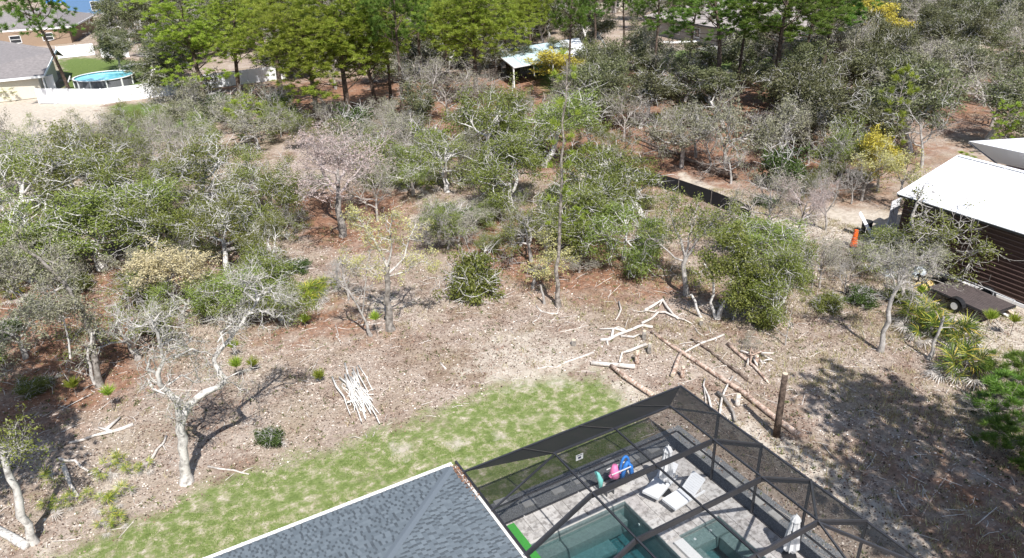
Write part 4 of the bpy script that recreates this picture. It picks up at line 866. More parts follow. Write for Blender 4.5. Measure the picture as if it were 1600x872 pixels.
def _make_proto(key, S, seed, wood, leaf=None, per=70, size=.11, spread=.2, needles=None, split=True, lean=0.0, height=None, thin=None, trunkwood=None):
    """one plant as meshes: [(part name, mesh, kind)], its height and its width."""
    R = random.Random(seed); rng = np.random.default_rng(seed); out, tips = [], []
    d0 = unit((math.sin(lean), 0, math.cos(lean)))
    grow((0, 0, -.15), d0, S['L'][0], S['r'][0], 0, S, R, out, tips)
    trunk = out[0]; parts = []
    if split:
        parts.append(('trunk', wood_mesh('trunk', [trunk], trunkwood), None)); cur = []
        lists = []
        for b in out[1:]:
            if b[0] == 1: cur = []; lists.append(cur)
            cur.append(b)
        for l_ in lists: parts.append(('limb', wood_mesh('limb', l_, wood), None))
    else: parts.append(('trunk', wood_mesh('trunk', out, wood), None))
    if thin: tips = [t_ for t_ in tips if R.random() < thin]
    if leaf:
        if needles: me = tuft_mesh('crown', tips, leaf, needles[0], needles[1], rng, needles[2])
        else: me = leaf_mesh('crown', tips, leaf, per, size, spread, rng)
        parts.append(('crown', me, None))
    P = np.array([q for _, pts, _ in out for q in pts]); H = P[:, 2].max()+.15; Wd = (np.percentile(np.abs(P[:, :2]), 97))*2
    PROTO[key] = (parts, H, Wd)
for i in range(5):
    S_ = clone_spec(OAK, L=[2.2+.35*i, 2.7, 1.5, .75], n=[5+i % 2, 6, 6], ang=[1.0-.06*i, .85, .9], up=[.05, .02, .04, .05])
    make_proto('oak%d' % i, S_, 20+i, M['bark_oak'], M['oakleaf'], 105, .072, .17)
for i in range(3):
    S_ = clone_spec(OAK, L=[1.9+.4*i, 2.8, 1.5, .75], n=[6, 6, 6], leafy=.64)
    make_proto('greenoak%d' % i, S_, 30+i, M['bark_oak'], M['greenleaf'], 100, .075, .18)
for i in range(3):
    S_ = clone_spec(OAK, L=[1.6+.4*i, 2.8, 1.4, .7], n=[5, 6, 6], leafy=.42)
    make_proto('thinoak%d' % i, S_, 40+i, M['bark_white'], M['oakleaf'], 72, .07, .15)
for i in range(3):
    S_ = clone_spec(OAK, L=[2.0+.4*i, 2.9, 1.5, .75], n=[5, 7, 6], leafy=.6)
    make_proto('lichen%d' % i, S_, 50+i, M['bark_white'], M['oaklichen'], 34, .11, .18)
for i in range(4):
    S_ = clone_spec(OAK, L=[2.6+.5*i, 3.2, 1.7, .8], n=[6, 7, 6], leafy=.62)
    make_proto('farOak%d' % i, S_, 60+i, M['bark_oak'], M['oakfar'], 74, .125, .22, split=False)
for i in range(4):
    S_ = clone_spec(PINE, n=[21+2*i, 6, 4], t0=[.25+.07*i, .25, .3], L=[13., 3.0, 1.5, .75], gnarl=[.02, .3, .4, .4], up=[.03, .2, .16, .2])
    make_proto('pine%d' % i, S_, 70+i, M['bark_pine'], M['needle'], needles=(38, .36, .017), split=False)
for i in range(2):
    S_ = clone_spec(PINE, n=[18, 5, 3], t0=[.55, .3, .3], L=[14., 3.1, 1.6, .6], ang=[1.3, .8, .7])
    make_proto('deepPine%d' % i, S_, 76+i, M['bark_pine'], M['needledeep'], needles=(44, .40, .018), split=False)
for i in range(2): make_proto('youngPine%d' % i, clone_spec(PINE, n=[17, 3, 2], t0=[.12, .4, .3], L=[6., .95, .45, .3], r=[.07, .025, .014, .01], maxl=2), 80+i, M['bark_pinepale'], M['needle'], needles=(34, .28, .015), split=False)
for i in range(3): make_proto('bare%d' % i, clone_spec(BARE, ang=[.7+.15*i, .7, .75, .8]), 90+i, M['bark_white'])
for i in range(2): make_proto('greybare%d' % i, clone_spec(BARE, L=[2.2, 2.4, 1.2, .6, .33], n=[6, 7, 5, 4]), 94+i, M['bark_spray'], M['oaklichen'], 4, .07, .08, thin=.6)
for i in range(2): make_proto('pinkbare%d' % i, clone_spec(BARE, n=[6, 7, 6, 4], t0=[.6, .25, .15, .1], L=[3.6, 2.7, 1.3, .7, .4], r=[.14, .06, .026, .013, .009], up=[.07, .02, .06, .05, .03], ang=[1.0, .75, .75, .8]), 97+i, M['twig_pink'], M['pinkbud'], 7, .05, .05, split=True, trunkwood=M['bark_grey'])
for i in range(3): make_proto('bud%d' % i, clone_spec(BARE, n=[5, 5, 4, 4]), 100+i, M['bark_white'], M['budleaf'], 9, .085, .09)
make_proto('gold0', clone_spec(BARE, n=[5, 5, 4, 4]), 104, M['bark_oak'], M['goldleaf'], 16, .12, .14, split=False)
make_proto('peach0', clone_spec(BARE, n=[6, 6, 4, 4], up=[.07, .12, .1, .08, .05]), 105, M['bark_white'], M['peachleaf'], 11, .08, .09)
for i in range(2): make_proto('bush%d' % i, clone_spec(OAK, L=[.5, 1.1, .7, .4], n=[8, 6, 5], t0=[.1, .1, .1], up=[.05, .12, .08, .05], r=[.06, .035, .02, .01]), 110+i, M['bark_oak'], M['bushleaf' if i else 'oakleaf'], 60, .09, .13, split=False)
make_proto('bushPine0', clone_spec(PINE, n=[16, 3, 2], t0=[.05, .4, .3], L=[2.2, 1.1, .5, .3], r=[.05, .02, .012, .01], maxl=2), 85, M['bark_pinepale'], M['needledeep'], needles=(90, .40, .011), split=False)
KINDS = {'bushPine': (1, 'young_pine', 'young pine'), 'greenoak': (3, 'oak_tree', 'oak tree'), 'oak': (5, 'oak_tree', 'oak tree'), 'thinoak': (3, 'oak_tree', 'oak tree'), 'lichen': (3, 'oak_tree', 'oak tree'), 'farOak': (4, 'oak_tree', 'oak tree'), 'pine': (4, 'pine_tree', 'pine tree'), 'deepPine': (2, 'pine_tree', 'pine tree'),
         'youngPine': (2, 'young_pine', 'young pine'), 'bare': (3, 'bare_tree', 'bare tree'), 'greybare': (2, 'bare_tree', 'bare tree'), 'pinkbare': (2, 'bare_tree', 'bare tree'), 'bud': (3, 'budding_tree', 'budding tree'),
         'gold': (1, 'yellow_tree', 'yellow tree'), 'peach': (1, 'budding_tree', 'budding tree'), 'bush': (2, 'bush', 'bush')}
PLACED = []; _cnt = {}
def plant(kind, pos, h, wd, label, group=None, rot=None, pick=None):
    n, name, cat = KINDS[kind]; _cnt[kind] = _cnt.get(kind, -1)+1; i = (_cnt[kind] if pick is None else pick) % n
    parts, H, W0 = PROTO['%s%d' % (kind, i)]; sz = h/H; sw = wd/W0 if wd else sz
    t_ = thing(name, label, cat, (pos[0], pos[1], 0), rot if rot is not None else random.uniform(0, 6.28), group, (sw, sw, sz))
    for nm, me, kd in parts: link(nm, me, t_, kind=kd)
    PLACED.append((pos[0], pos[1], wd or W0*sz)); return t_
def tree_at(kind, u, v, top, wpx, label, group=None, **k):
    p = G(u, v); d = np.linalg.norm(p-CAM); h = VP(u, top, p, 0)[2]; return plant(kind, p, max(h, 1.0), wpx/FPX*d if wpx else None, label, group, **k)
TREES = [
 # left oak thicket
 ('oak', 30, 350, 192, 139, 'leafy scrub oak at the left edge in front of the pale sandy clearing'), ('oak', 135, 345, 182, 158, 'scrub oak with pale limbs right in front of the sandy clearing'),
 ('oak', 225, 350, 192, 139, 'scrub oak standing just below the two short logs in the yard'), ('oak', 310, 340, 197, 158, 'broad scrub oak at the middle of the left thicket, far side'),
 ('oak', 395, 345, 207, 139, 'scrub oak left of the pinkish bare tree, far row'), ('oak', 455, 350, 224, 102, 'scrub oak whose crown touches the pinkish bare tree'),
 ('oak', 50, 440, 282, 148, 'grey green oak at the left edge above the sparse lichened oak'), ('greenoak', 160, 420, 277, 197, 'dense green oak above the bright palmetto on the left'),
 ('oak', 265, 410, 267, 139, 'oak behind the straw coloured budding tree'), ('oak', 355, 430, 282, 158, 'spreading oak with a bleached limb reaching right toward the bare clearing'),
 ('oak', 445, 430, 307, 102, 'oak on the right flank of the left thicket above the palmetto clump'), ('thinoak', 185, 490, 405, 130, 'low dark oak in shade behind the leaning forked trunk'),
 ('greenoak', 285, 500, 417, 127, 'low oak directly behind the foreground forked bare tree'), ('greenoak', 375, 500, 377, 150, 'low spreading oak with bright green leaves under the bleached limb'), ('greenoak', 440, 500, 387, 127, 'rounded green oak left of the palmetto clump'),
 ('lichen', 40, 560, 440, 130, 'sparse grey lichened oak at the left edge below the thicket'), ('thinoak', 215, 560, 445, 150, 'sparse oak with pale twigs left of the foreground forked tree'), ('lichen', 95, 500, 350, 120, 'grey lichened oak with twisted limbs by the bright palmetto'),
 # centre oaks
 ('bush', 737, 462, 375, 85, 'rounded dense evergreen shrub oak alone at the clearing edge'), ('oak', 700, 300, 195, 140, 'oak right of the tall palmetto, near the twin dark pine trunks'), ('greenoak', 765, 262, 118, 150, 'olive oak rising in front of the slatted crib'),
 ('greenoak', 850, 262, 108, 160, 'broad olive oak just below the pale canopy roof'), ('greenoak', 800, 330, 195, 140, 'oak left of the slender pine'), ('greenoak', 935, 330, 200, 150, 'bright green oak in front of the left end of the black fabric fence'),
 ('greenoak', 1005, 345, 230, 162, 'bright green oak hiding the middle of the black fabric fence'), ('greenoak', 915, 395, 285, 150, 'green oak close behind the slender pine on its right'), ('greenoak', 975, 405, 300, 150, 'green oak casting shade on the litter left of the white limbed oak'),
 ('greenoak', 1150, 420, 318, 175, 'green oak below the right end of the black fabric fence'), ('greenoak', 1215, 505, 375, 110, 'loose green oak between the three stemmed oak and the thin dead stem'), ('thinoak', 830, 410, 300, 110, 'thin oak behind the yellow budding tree'),
 ('thinoak', 700, 390, 290, 90, 'tangled pale limbed oak above the fallen grey brush'), ('farOak', 935, 190, 90, 120, 'olive oak right of the pale canopy roof'), ('farOak', 1000, 200, 95, 120, 'grey green oak below the kayak lawn, left part'), ('farOak', 640, 230, 120, 90, 'grey oak among the dark pine trunks'),
 ('lichen', 1065, 262, 150, 120, 'silvery oak above the fallen trunk, left one'), ('lichen', 1135, 268, 125, 120, 'silvery oak above the fallen trunk with a dead snag beside it'), ('lichen', 1215, 262, 150, 110, 'silvery oak above the root end of the fallen trunk'),
 ('farOak', 1130, 200, 100, 120, 'olive oak below the big spreading pines'), ('farOak', 1230, 215, 95, 130, 'olive oak right of the big spreading pines'), ('farOak', 1300, 250, 110, 120, 'shaded oak left of the narrow young pine'),
 ('lichen', 890, 180, 95, 80, 'pale oak with a crooked limb directly below the canopy roof corner'), ('lichen', 560, 250, 175, 90, 'grey oak behind the pinkish bare tree'), ('lichen', 325, 215, 150, 90, 'pale grey oak at the right of the small yard'), ('lichen', 405, 235, 165, 90, 'pale grey oak left of the yellowish young pine'),
 ('farOak', 235, 130, 55, 110, 'round olive oak behind the far white fence'), ('farOak', 300, 150, 40, 120, 'tall olive oak at the right end of the round pool lawn'), ('farOak', 190, 112, 40, 60, 'small olive oak beside the farther white fence piece'), ('lichen', 290, 200, 110, 80, 'pale stemmed oak in front of the long white fence'),
 # barn side
 ('thinoak', 1455, 428, 262, 170, 'lichened oak leaning in front of the barn roof and wall'), ('oak', 1410, 420, 345, 110, 'low dark oak between the white planks and the barn'), ('greybare', 1405, 475, 370, 120, 'grey bare tree over the cloudy plastic sheets'),
 ('greybare', 1195, 372, 250, 100, 'silvery bare tree at the right end of the black fabric fence'), ('pinkbare', 1240, 385, 255, 80, 'pinkish bare tree between the black fence and the sandy clearing'), ('bare', 1290, 360, 250, 60, 'thin bare tree at the top edge of the sandy clearing'),
 ('greybare', 1280, 450, 355, 80, 'low grey bare tree below the sandy clearing'), ('bare', 1320, 460, 385, 40, 'thin bare sapling in front of the orange marker'), ('greybare', 1225, 470, 380, 70, 'wispy grey tree right of the three stemmed oak'),
 ('bare', 1440, 262, 128, 110, 'tall silver bare tree with fanned branches above the barn roof'), ('bud', 1345, 315, 205, 80, 'yellow leaved sapling above the sandy clearing, left one'), ('bud', 1400, 330, 225, 80, 'yellow leaved sapling next to the barn roof corner'), ('gold', 1372, 300, 190, 60, 'golden leaved sapling between two yellow saplings'),
 ('gold', 1375, 92, -15, 70, 'golden tree in front of the black roofed house'), ('gold', 880, 130, 68, 90, 'yellowish tree beside the white end of the canopy roof'), ('bare', 1330, 320, 235, 50, 'dark stemmed bare sapling above the sandy clearing'),
 ('bare', 870, 380, 300, 40, 'thin bare stem beside the slender pine'), ('bare', 1030, 245, 150, 60, 'bare tree beside the fallen trunk, left'), ('bare', 1110, 265, 170, 60, 'bare tree beside the fallen trunk, right'),
 ('greybare', 660, 200, 60, 110, 'large silver bare tree right of the twin dark pine trunks'), ('greybare', 700, 190, 80, 90, 'silver bare tree left of the slatted crib'), ('greybare', 760, 190, 100, 80, 'silver bare tree in front of the slatted crib'),
 ('peach', 270, 485, 362, 110, 'straw coloured budding tree above the foreground forked tree'), ('bud', 832, 452, 352, 110, 'pale yellow budding tree left of the slender pine'),
 ('pinkbare', 535, 368, 184, 215, 'large pinkish bare tree with a dark trunk in the middle left'), ('greybare', 590, 345, 235, 80, 'grey bare tree against the right side of the pinkish one'), ('bare', 545, 470, 372, 60, 'slim white bare sapling left of the dark trunked budding tree'),
 # pines
 ('pine', 322, 165, None, 100, 'pine left of the tallest pine group, above the long white fence', 12.5), ('pine', 375, 150, None, 95, 'pine over the right half of the long white fence', 12.), ('pine', 445, 170, None, 110, 'dark twin trunked pine at the end of the white fence', 15.),
 ('pine', 500, 200, None, 120, 'bright yellow green pine, lowest branches of the big group, left', 12.), ('pine', 548, 195, None, 130, 'broad bright pine at the centre of the big group', 14.), ('pine', 590, 182, None, 100, 'bright pine left of the tall dark trunks', 12.5),
 ('deepPine', 632, 198, None, 100, 'tall pine with a long bare dark trunk, right of the big group', 16.), ('pine', 612, 170, None, 70, 'slender dark trunked pine just behind the tall one', 15.), ('pine', 745, 165, None, 110, 'pine over the left end of the pale canopy roof', 13.), ('pine', 700, 135, None, 90, 'pine at the top behind the silver bare trees', 13.), ('pine', 795, 118, None, 95, 'rounded pine crown above the canopy roof, at the top', 12.),
 ('deepPine', 889, 172, None, 75, 'open crowned dark pine whose trunk crosses the canopy roof', 15.), ('deepPine', 1022, 135, None, 80, 'pine with bare dark limbs in front of the kayak house', 13.5), ('deepPine', 1120, 175, None, 150, 'big spreading pine over the screened porch, left', 13.5), ('deepPine', 1205, 175, None, 150, 'big spreading pine at the top right of the porch', 14.), ('deepPine', 1280, 140, None, 110, 'spreading pine at the right of the porch group', 13.),
 ('youngPine', 400, 222, 150, 50, 'yellowish young pine at the right corner of the small yard'), ('youngPine', 1378, 255, 98, 38, 'narrow column like young pine among the grey oaks'), ('youngPine', 1556, 240, 152, 32, 'narrow young pine above the small shed'), ('youngPine', 1500, 285, 235, 30, 'young pine behind the barn ridge, left'),
 ('youngPine', 925, 330, 225, 30, 'young pine beside the left end of the black fabric fence'), ('youngPine', 905, 405, 320, 32, 'young pine just right of the slender pine'),
]
for T in TREES:
    if T[3] is None:
        p = G(T[1], T[2]); d = np.linalg.norm(p-CAM); plant(T[0], p, T[6], T[4]/FPX*d*1.0, T[5])
    else: tree_at(*T[:6])
# pine leaning at the far left with its dark trunk
p = G(117, 160); d = np.linalg.norm(p-CAM); o = plant('deepPine', p, 16.5, 7.0, 'leaning dark trunked pine crossing the round pool view at the far left', rot=0); o.rotation_euler = (math.radians(4), math.radians(-13), 1.0)
# pines outside the frame on the sunny side: their shade falls on the right foreground
for i, (u, v, wd) in enumerate(((1325, 612, 4.0), (1400, 640, 5.0), (1430, 715, 4.2), (1530, 690, 3.8), (1350, 760, 3.8), (1500, 790, 4.6), (1430, 850, 4.6), (1570, 850, 4.2))):
    p = G(u, v); hc = 12.8; s_ = hc*math.cos(SUN_EL)/math.sin(SUN_EL); plant('deepPine', (p[0]-.208*s_, p[1]-.978*s_), 16., wd, 'tall pine outside the frame shading the right foreground', 'pines south of the clearing')
for u, v, hc in ((45, 640, 12.), (15, 690, 9.5), (40, 595, 13.5), (-10, 640, 9.)):
    p = G(u, v); s_ = hc*math.cos(SUN_EL)/math.sin(SUN_EL); plant('pine', (p[0]-.208*s_, p[1]-.978*s_), hc*1.35, 4.2, 'tall pine outside the frame shading the left slope', 'pines left of the house')
# woods filled in between
def inside(poly, x, y):
    c = False; n = len(poly)
    for i in range(n):
        a, b = poly[i], poly[(i+1) % n]
        if (a[1] > y) != (b[1] > y) and x < (b[0]-a[0])*(y-a[1])/(b[1]-a[1])+a[0]: c = not c
    return c
KEEP = [[(-60, 60), (-60, 95), (0, 140), (-5, 100), (4, 100), (7, 84), (-4, 80), (-5, 66)], [(24, 56), (42, 56), (42, 73), (24, 73)], [(50, 44), (82, 44), (82, 84), (50, 84)], [(-60, 85), (-5, 85), (-5, 200), (-60, 200)], [(21, -15), (33, -15), (33, 8), (21, 8)], [(60, 110), (110, 110), (110, 155), (60, 155)]]
def fill(pxpoly, step, kinds, hr, wr, label, group, seed, world=False, gap=.55, every=1):
    R = random.Random(seed); poly = pxpoly if world else [tuple(q) for q in poly_w(pxpoly)]
    xs = [q[0] for q in poly]; ys = [q[1] for q in poly]; x = min(xs); n = 0
    while x < max(xs):
        y = min(ys)
        while y < max(ys):
            a, b = x+R.uniform(-.4, .4)*step, y+R.uniform(-.4, .4)*step; y += step
            if not inside(poly, a, b) or any(inside(k, a, b) for k in KEEP): continue
            uu, vv, dd = px_of(a, b); 
            if uu < -60 or uu > 1660: continue
            if any((a-p[0])**2+(b-p[1])**2 < (gap*step)**2 for p in PLACED): continue
            k = R.choice(kinds); h = R.uniform(*hr)
            lb = {'pine': 'pine of the ', 'deepPine': 'pine of the ', 'gold': 'yellow tree of the ', 'bare': 'bare silver tree of the ', 'greybare': 'bare silver tree of the '}.get(k, 'grey green oak of the ')+label
            plant(k, (a, b), h*(1.35 if 'ine' in k else 1), R.uniform(*wr), lb, group+(', pines' if 'ine' in k else ', bare trees' if 'bare' in k else ', yellow trees' if k == 'gold' else ', oaks')); n += 1
        x += step
    return n
for u, v, wd, h in ((770, 122, 6, 5.5), (835, 118, 6, 5), (875, 112, 5, 4.5), (205, 70, 9, 8), (232, 88, 8, 7), (262, 75, 9, 8), (292, 95, 8, 7), (248, 52, 10, 9), (210, 38, 9, 8), (285, 50, 10, 9), (215, 22, 10, 9), (258, 28, 10, 10), (185, 60, 5, 5), (1062, 128, 6, 5), (1100, 140, 7, 5), (1150, 132, 6, 5.5), (1185, 120, 8, 7), (1230, 118, 9, 8), (1270, 110, 9, 8), (1310, 100, 9, 8), (1010, 128, 7, 5), (975, 110, 7, 6), (950, 85, 8, 6), (1330, 70, 9, 8), (1345, 45, 9, 8), (700, 110, 8, 7), (735, 90, 8, 7), (690, 85, 8, 7), (655, 110, 7, 6), (820, 60, 8, 6), (930, 55, 7, 5), (780, 55, 8, 7)):
    p = G(u, v); plant('farOak', p, h*random.uniform(.85, 1.1), wd, 'grey green oak around the far houses and lawns', 'oaks around the far houses and lawns')
for u, v, h in ((1150, 150, 13), (1245, 150, 13.5), (1075, 118, 12), (975, 95, 13), (930, 100, 12), (660, 130, 13), (830, 105, 12)):
    p = G(u, v); plant('deepPine' if u > 900 else 'pine', p, h, 6.2, 'dark stemmed pine among the far oaks and houses', 'pines among the far oaks and houses')
nf = []
nf.append(fill([(1170, 190), (1300, 255), (1440, 262), (1540, 225), (1640, 225), (1640, 60), (1400, 30), (1330, 90), (1180, 130)], 5.4, ['farOak']*8+['lichen', 'greybare'], (5, 8), (5, 8), 'dense grey wood behind the barn', 'trees of the dense wood behind the barn', 1))
nf.append(fill([(1330, 60), (1640, 60), (1640, -40), (1330, -40)], 9.5, ['farOak']*9+['greybare'], (7, 10), (9, 12), 'farthest wood in the top right corner', 'trees of the farthest wood at the top right', 2))
nf.append(fill([(205, 95), (330, 150), (700, 130), (1000, 100), (1010, 40), (800, 40), (205, 30)], 6.2, ['farOak']*5+['greybare', 'lichen', 'pine'], (5, 8), (6, 9), 'wood strip beyond the big pines', 'trees of the wood strip beyond the big pines', 3))
nf.append(fill([(190, 36), (1340, 40), (1340, -40), (190, -40)], 13, ['farOak']*4+['pine', 'deepPine', 'greybare'], (8, 11), (10, 14), 'farthest tree line at the top edge', 'trees of the farthest tree line at the top', 4))
nf.append(fill([(420, 260), (560, 190), (880, 190), (1180, 190), (1180, 240), (900, 240), (700, 260), (560, 270)], 5.5, ['lichen', 'farOak', 'greybare'], (3.5, 5.5), (3.5, 5), 'belt between the big pines and the oaks', 'trees of the belt between the pines and the oaks', 5, gap=.7))
nf.append(fill([(330, 175), (640, 200), (660, 320), (590, 300), (480, 235), (330, 230)], 3.3, ['lichen', 'thinoak', 'greybare', 'bush', 'oak'], (3.2, 5.4), (3.0, 4.8), 'brush behind the pinkish bare tree', 'trees of the brush behind the pinkish bare tree', 6, gap=.6))
nf.append(fill([(640, 215), (740, 200), (1180, 225), (1330, 270), (1330, 320), (1150, 290), (880, 240), (660, 300)], 3.5, ['lichen', 'thinoak', 'greybare', 'bush', 'oak', 'bare'], (3.0, 5.6), (2.8, 4.8), 'brush before and behind the fallen trunk', 'trees of the brush round the fallen trunk', 7, gap=.6))
nf.append(fill([(900, 110), (1500, 90), (1640, 180), (1560, 240), (1420, 255), (1330, 262), (1180, 232), (900, 185)], 4.6, ['farOak', 'lichen', 'farOak', 'thinoak', 'greybare'], (5., 7.5), (4.5, 6.5), 'middle wood between the far house and the barn', 'trees of the middle wood between the far house and the barn', 13, gap=.72))
nf.append(fill([(1180, 300), (1330, 290), (1400, 300), (1330, 335), (1200, 345)], 2.8, ['greybare', 'bare', 'bud', 'thinoak'], (2.4, 4.2), (1.6, 2.8), 'thin saplings at the sandy clearing', 'saplings at the sandy clearing', 8, gap=.6))
nf.append(fill([(1230, 390), (1330, 400), (1420, 470), (1380, 500), (1260, 450)], 2.2, ['greybare', 'bush', 'greybare'], (1.0, 2.0), (1.4, 2.2), 'brush between clearing and trailer', 'brush between the clearing and the trailer', 9, gap=.5))
nf.append(fill([(-40, 330), (480, 300), (480, 480), (300, 500), (160, 450), (-40, 450)], 3.0, ['thinoak', 'thinoak', 'bush', 'greybare', 'lichen', 'oak'], (1.6, 3.0), (2.2, 3.4), 'left thicket undergrowth', 'low trees of the left thicket', 10, gap=.62))
nf.append(fill([(690, 330), (1000, 290), (1060, 400), (960, 410), (800, 440), (700, 400)], 2.4, ['greenoak', 'thinoak', 'bush', 'greybare'], (1.6, 3.2), (2., 3.2), 'centre thicket undergrowth', 'low trees of the centre thicket', 11, gap=.62))
nf.append(fill([(-40, 215), (110, 195), (330, 215), (330, 300), (-40, 320)], 3.2, ['thinoak', 'lichen', 'oak', 'greybare'], (3.6, 5.2), (3.6, 5), 'far row of the left thicket', 'trees of the far row of the left thicket', 12, gap=.7))
print('filled', nf, 'trees', len(PLACED))

# ------------------------------------------------------------------ singular trees, traced stem by stem
def custom(name, label, cat, base, lines, S, wood, leaf=None, per=40, size=.1, spread=.18, seed=1, needles=None, n_side=None, group=None, crown_min=0.0, trunkwood=None):
    """lines: (px points, radius at start, radius at end, depth shift at the end, number of side branches, first t). Built upright at their real place."""
    R = random.Random(seed); rng = np.random.default_rng(seed); b0 = G(*base); t_ = thing(name, label, cat, tuple(b0)); out_all, tips = [], []; inv = Matrix.Translation(t_.location).inverted(); parts = []
    for li, (pts, r0, r1, off, ns, tt) in enumerate(lines):
        n = len(pts); P = []
        for i, (u, v) in enumerate(pts):
            f = i/(n-1); P.append(VP(u, v, b0, off*f**1.3))
        if li == 0: P[0] = np.array([P[0][0], P[0][1], -.1])
        Q = []                                                            # smooth it a little
        for i in range(n-1):
            a = P[i]; b = P[i+1]; Q.append(a); m = (a+b)/2+np.array([R.gauss(0, 1), R.gauss(0, 1), R.gauss(0, .5)])*np.linalg.norm(b-a)*.05; Q.append(m)
        Q.append(P[-1]); Q = [tuple(q) for q in Q]; m = len(Q); rad = [r0+(r1-r0)*(i/(m-1))**.8 for i in range(m)]; rad = [q*R.uniform(.88, 1.14) for q in rad]
        if li == 0: rad[0] *= 1.5; rad[1] *= 1.1
        out = [(0 if r0 > .06 else 1, Q, rad)]
        if ns: sprout(Q, rad, 1, S.get('from', 1), S, R, out, tips, ns, tt)
        for lv, q_, _ in out:
            pass
        parts.append(('trunk' if li == 0 else 'limb', wood_mesh('limb', out, (trunkwood or wood) if li == 0 else wood)))
    for nm, me in parts: o = link(nm, me, t_); o.matrix_parent_inverse = inv
    if leaf and tips:
        tips = [q for q in tips if q[-1][2] > crown_min]
        me = tuft_mesh('crown', tips, leaf, needles[0], needles[1], rng, needles[2]) if needles else leaf_mesh('crown', tips, leaf, per, size, spread, rng)
        o = link('crown', me, t_); o.matrix_parent_inverse = inv
    PLACED.append((b0[0], b0[1], 2)); return t_
TW = dict(seg=.2, gnarl=[.1, .38, .45, .5, .5], up=[.05, .08, .07, .06, .05], maxl=4, n=[4, 6, 5, 4], t0=[.2, .15, .15, .1], ang=[.9, .95, .9, .9], L=[2, 1.5, .95, .55, .32], r=[.1, .05, .028, .016, .010], **{'from': 1})
custom('bare_tree', 'pale forked bare tree nearest the lawn, casting its shadow to the upper right', 'bare tree', (292, 752), [
    ([(292, 753), (288, 728), (285, 700), (281, 672), (283, 652)], .19, .15, 0, 1, .8),
    ([(282, 662), (296, 632), (318, 614), (343, 604), (352, 592), (340, 576), (334, 562), (348, 542), (368, 517), (386, 492), (402, 470), (398, 448)], .15, .045, 1.0, 13, .25),
    ([(283, 665), (277, 628), (262, 612), (249, 600), (246, 584), (256, 562), (250, 538), (246, 520), (236, 500)], .12, .04, -.6, 12, .2),
    ([(250, 600), (232, 594), (240, 608), (258, 616)], .05, .03, -.5, 3, .3), ([(352, 592), (372, 582), (392, 578)], .025, .015, .3, 3, .3), ([(270, 560), (300, 545), (310, 548), (296, 552), (286, 540)], .045, .02, .5, 4, .2),
    ([(385, 492), (410, 486), (432, 496), (440, 488)], .035, .015, .4, 5, .1), ([(402, 470), (412, 452), (405, 436), (420, 430)], .04, .015, .3, 5, .1), ([(340, 535), (352, 520), (372, 516)], .03, .02, .3, 3, .2),
    ([(262, 602), (284, 586), (302, 598), (312, 590)], .04, .018, .4, 4, .3), ([(250, 585), (229, 577), (234, 560), (258, 555), (262, 545)], .055, .02, -.4, 5, .3), ([(246, 542), (270, 530), (290, 540), (300, 526)], .045, .018, .5, 5, .3), ([(248, 522), (232, 506), (206, 512), (182, 500)], .045, .018, -.6, 6, .3), ([(350, 541), (345, 520), (362, 506), (342, 498)], .04, .016, .4, 5, .3),
    ([(398, 470), (381, 455), (390, 441), (372, 436)], .04, .016, -.4, 6, .3), ([(402, 462), (424, 455), (430, 470), (447, 472)], .04, .016, .4, 6, .3), ([(262, 612), (280, 622), (274, 640)], .04, .02, -.3, 3, .3), ([(250, 535), (262, 515), (255, 498), (270, 488)], .045, .018, .3, 6, .3)],
    TW, M['bark_pale'], M['oaklichen'], 2, .06, .07, 3)
custom('bare_tree', 'leaning pale trunk cut by the left edge at the bottom, small green tuft on top', 'bare tree', (55, 849), [([(55, 850), (45, 820), (30, 782), (16, 748), (8, 722), (2, 700)], .15, .09, 0, 0, .8), ([(12, 735), (18, 712), (30, 702), (50, 704)], .03, .012, .4, 5, .3), ([(8, 722), (20, 700), (30, 690)], .03, .012, -.4, 5, .3)],
    TW, M['bark_pale'], M['oakleaf'], 5, .08, .1, 5)
custom('oak_tree', 'dark trunked oak leaning left with bare twigs and forked base on the left slope', 'oak tree', (156, 603), [([(156, 604), (150, 572), (146, 540), (135, 505), (126, 480), (108, 452), (88, 428), (62, 404), (30, 384)], .16, .06, .6, 12, .3), ([(148, 600), (141, 570), (138, 545), (143, 520)], .07, .045, -.3, 3, .4),
    ([(110, 560), (100, 500), (88, 462), (75, 440)], .05, .02, .8, 8, .2), ([(128, 482), (104, 480), (80, 490), (60, 486)], .045, .015, -.5, 7, .1)], TW, M['bark_pale'], M['oaklichen'], 9, .08, .12, 7, trunkwood=M['bark_grey'])
BUD_ = dict(TW, L=[2, 1.2, .75, .42, .25])
custom('budding_tree', 'dark trunked tree with pale yellow buds standing alone left of the clearing', 'budding tree', (611, 517), [([(611, 518), (608, 492), (604, 468), (606, 442), (605, 415)], .19, .12, 0, 0, .8), ([(605, 418), (592, 388), (578, 362), (560, 342), (545, 338)], .06, .02, .5, 9, .2), ([(605, 415), (612, 385), (608, 360), (612, 335)], .06, .02, -.5, 9, .2),
    ([(606, 428), (632, 402), (640, 372), (650, 350)], .055, .02, .6, 9, .2), ([(606, 432), (636, 424), (660, 408), (672, 412)], .045, .015, -.4, 7, .2), ([(605, 425), (585, 418), (562, 420), (548, 412)], .045, .015, -.6, 7, .2)], BUD_, M['bark_pale'], M['budleaf'], 7, .07, .09, 9, trunkwood=M['bark_grey'])
custom('bare_tree', 'thin white bare tree leaning left beside the dark trunked budding tree', 'bare tree', (581, 526), [([(581, 527), (573, 505), (560, 480), (547, 458), (536, 430), (530, 402)], .075, .03, 0, 8, .4), ([(566, 490), (570, 452), (573, 420), (577, 398)], .04, .015, .4, 7, .3), ([(547, 458), (530, 445), (516, 430)], .03, .012, -.3, 5, .3)], TW, M['bark_white'], None, seed=11)
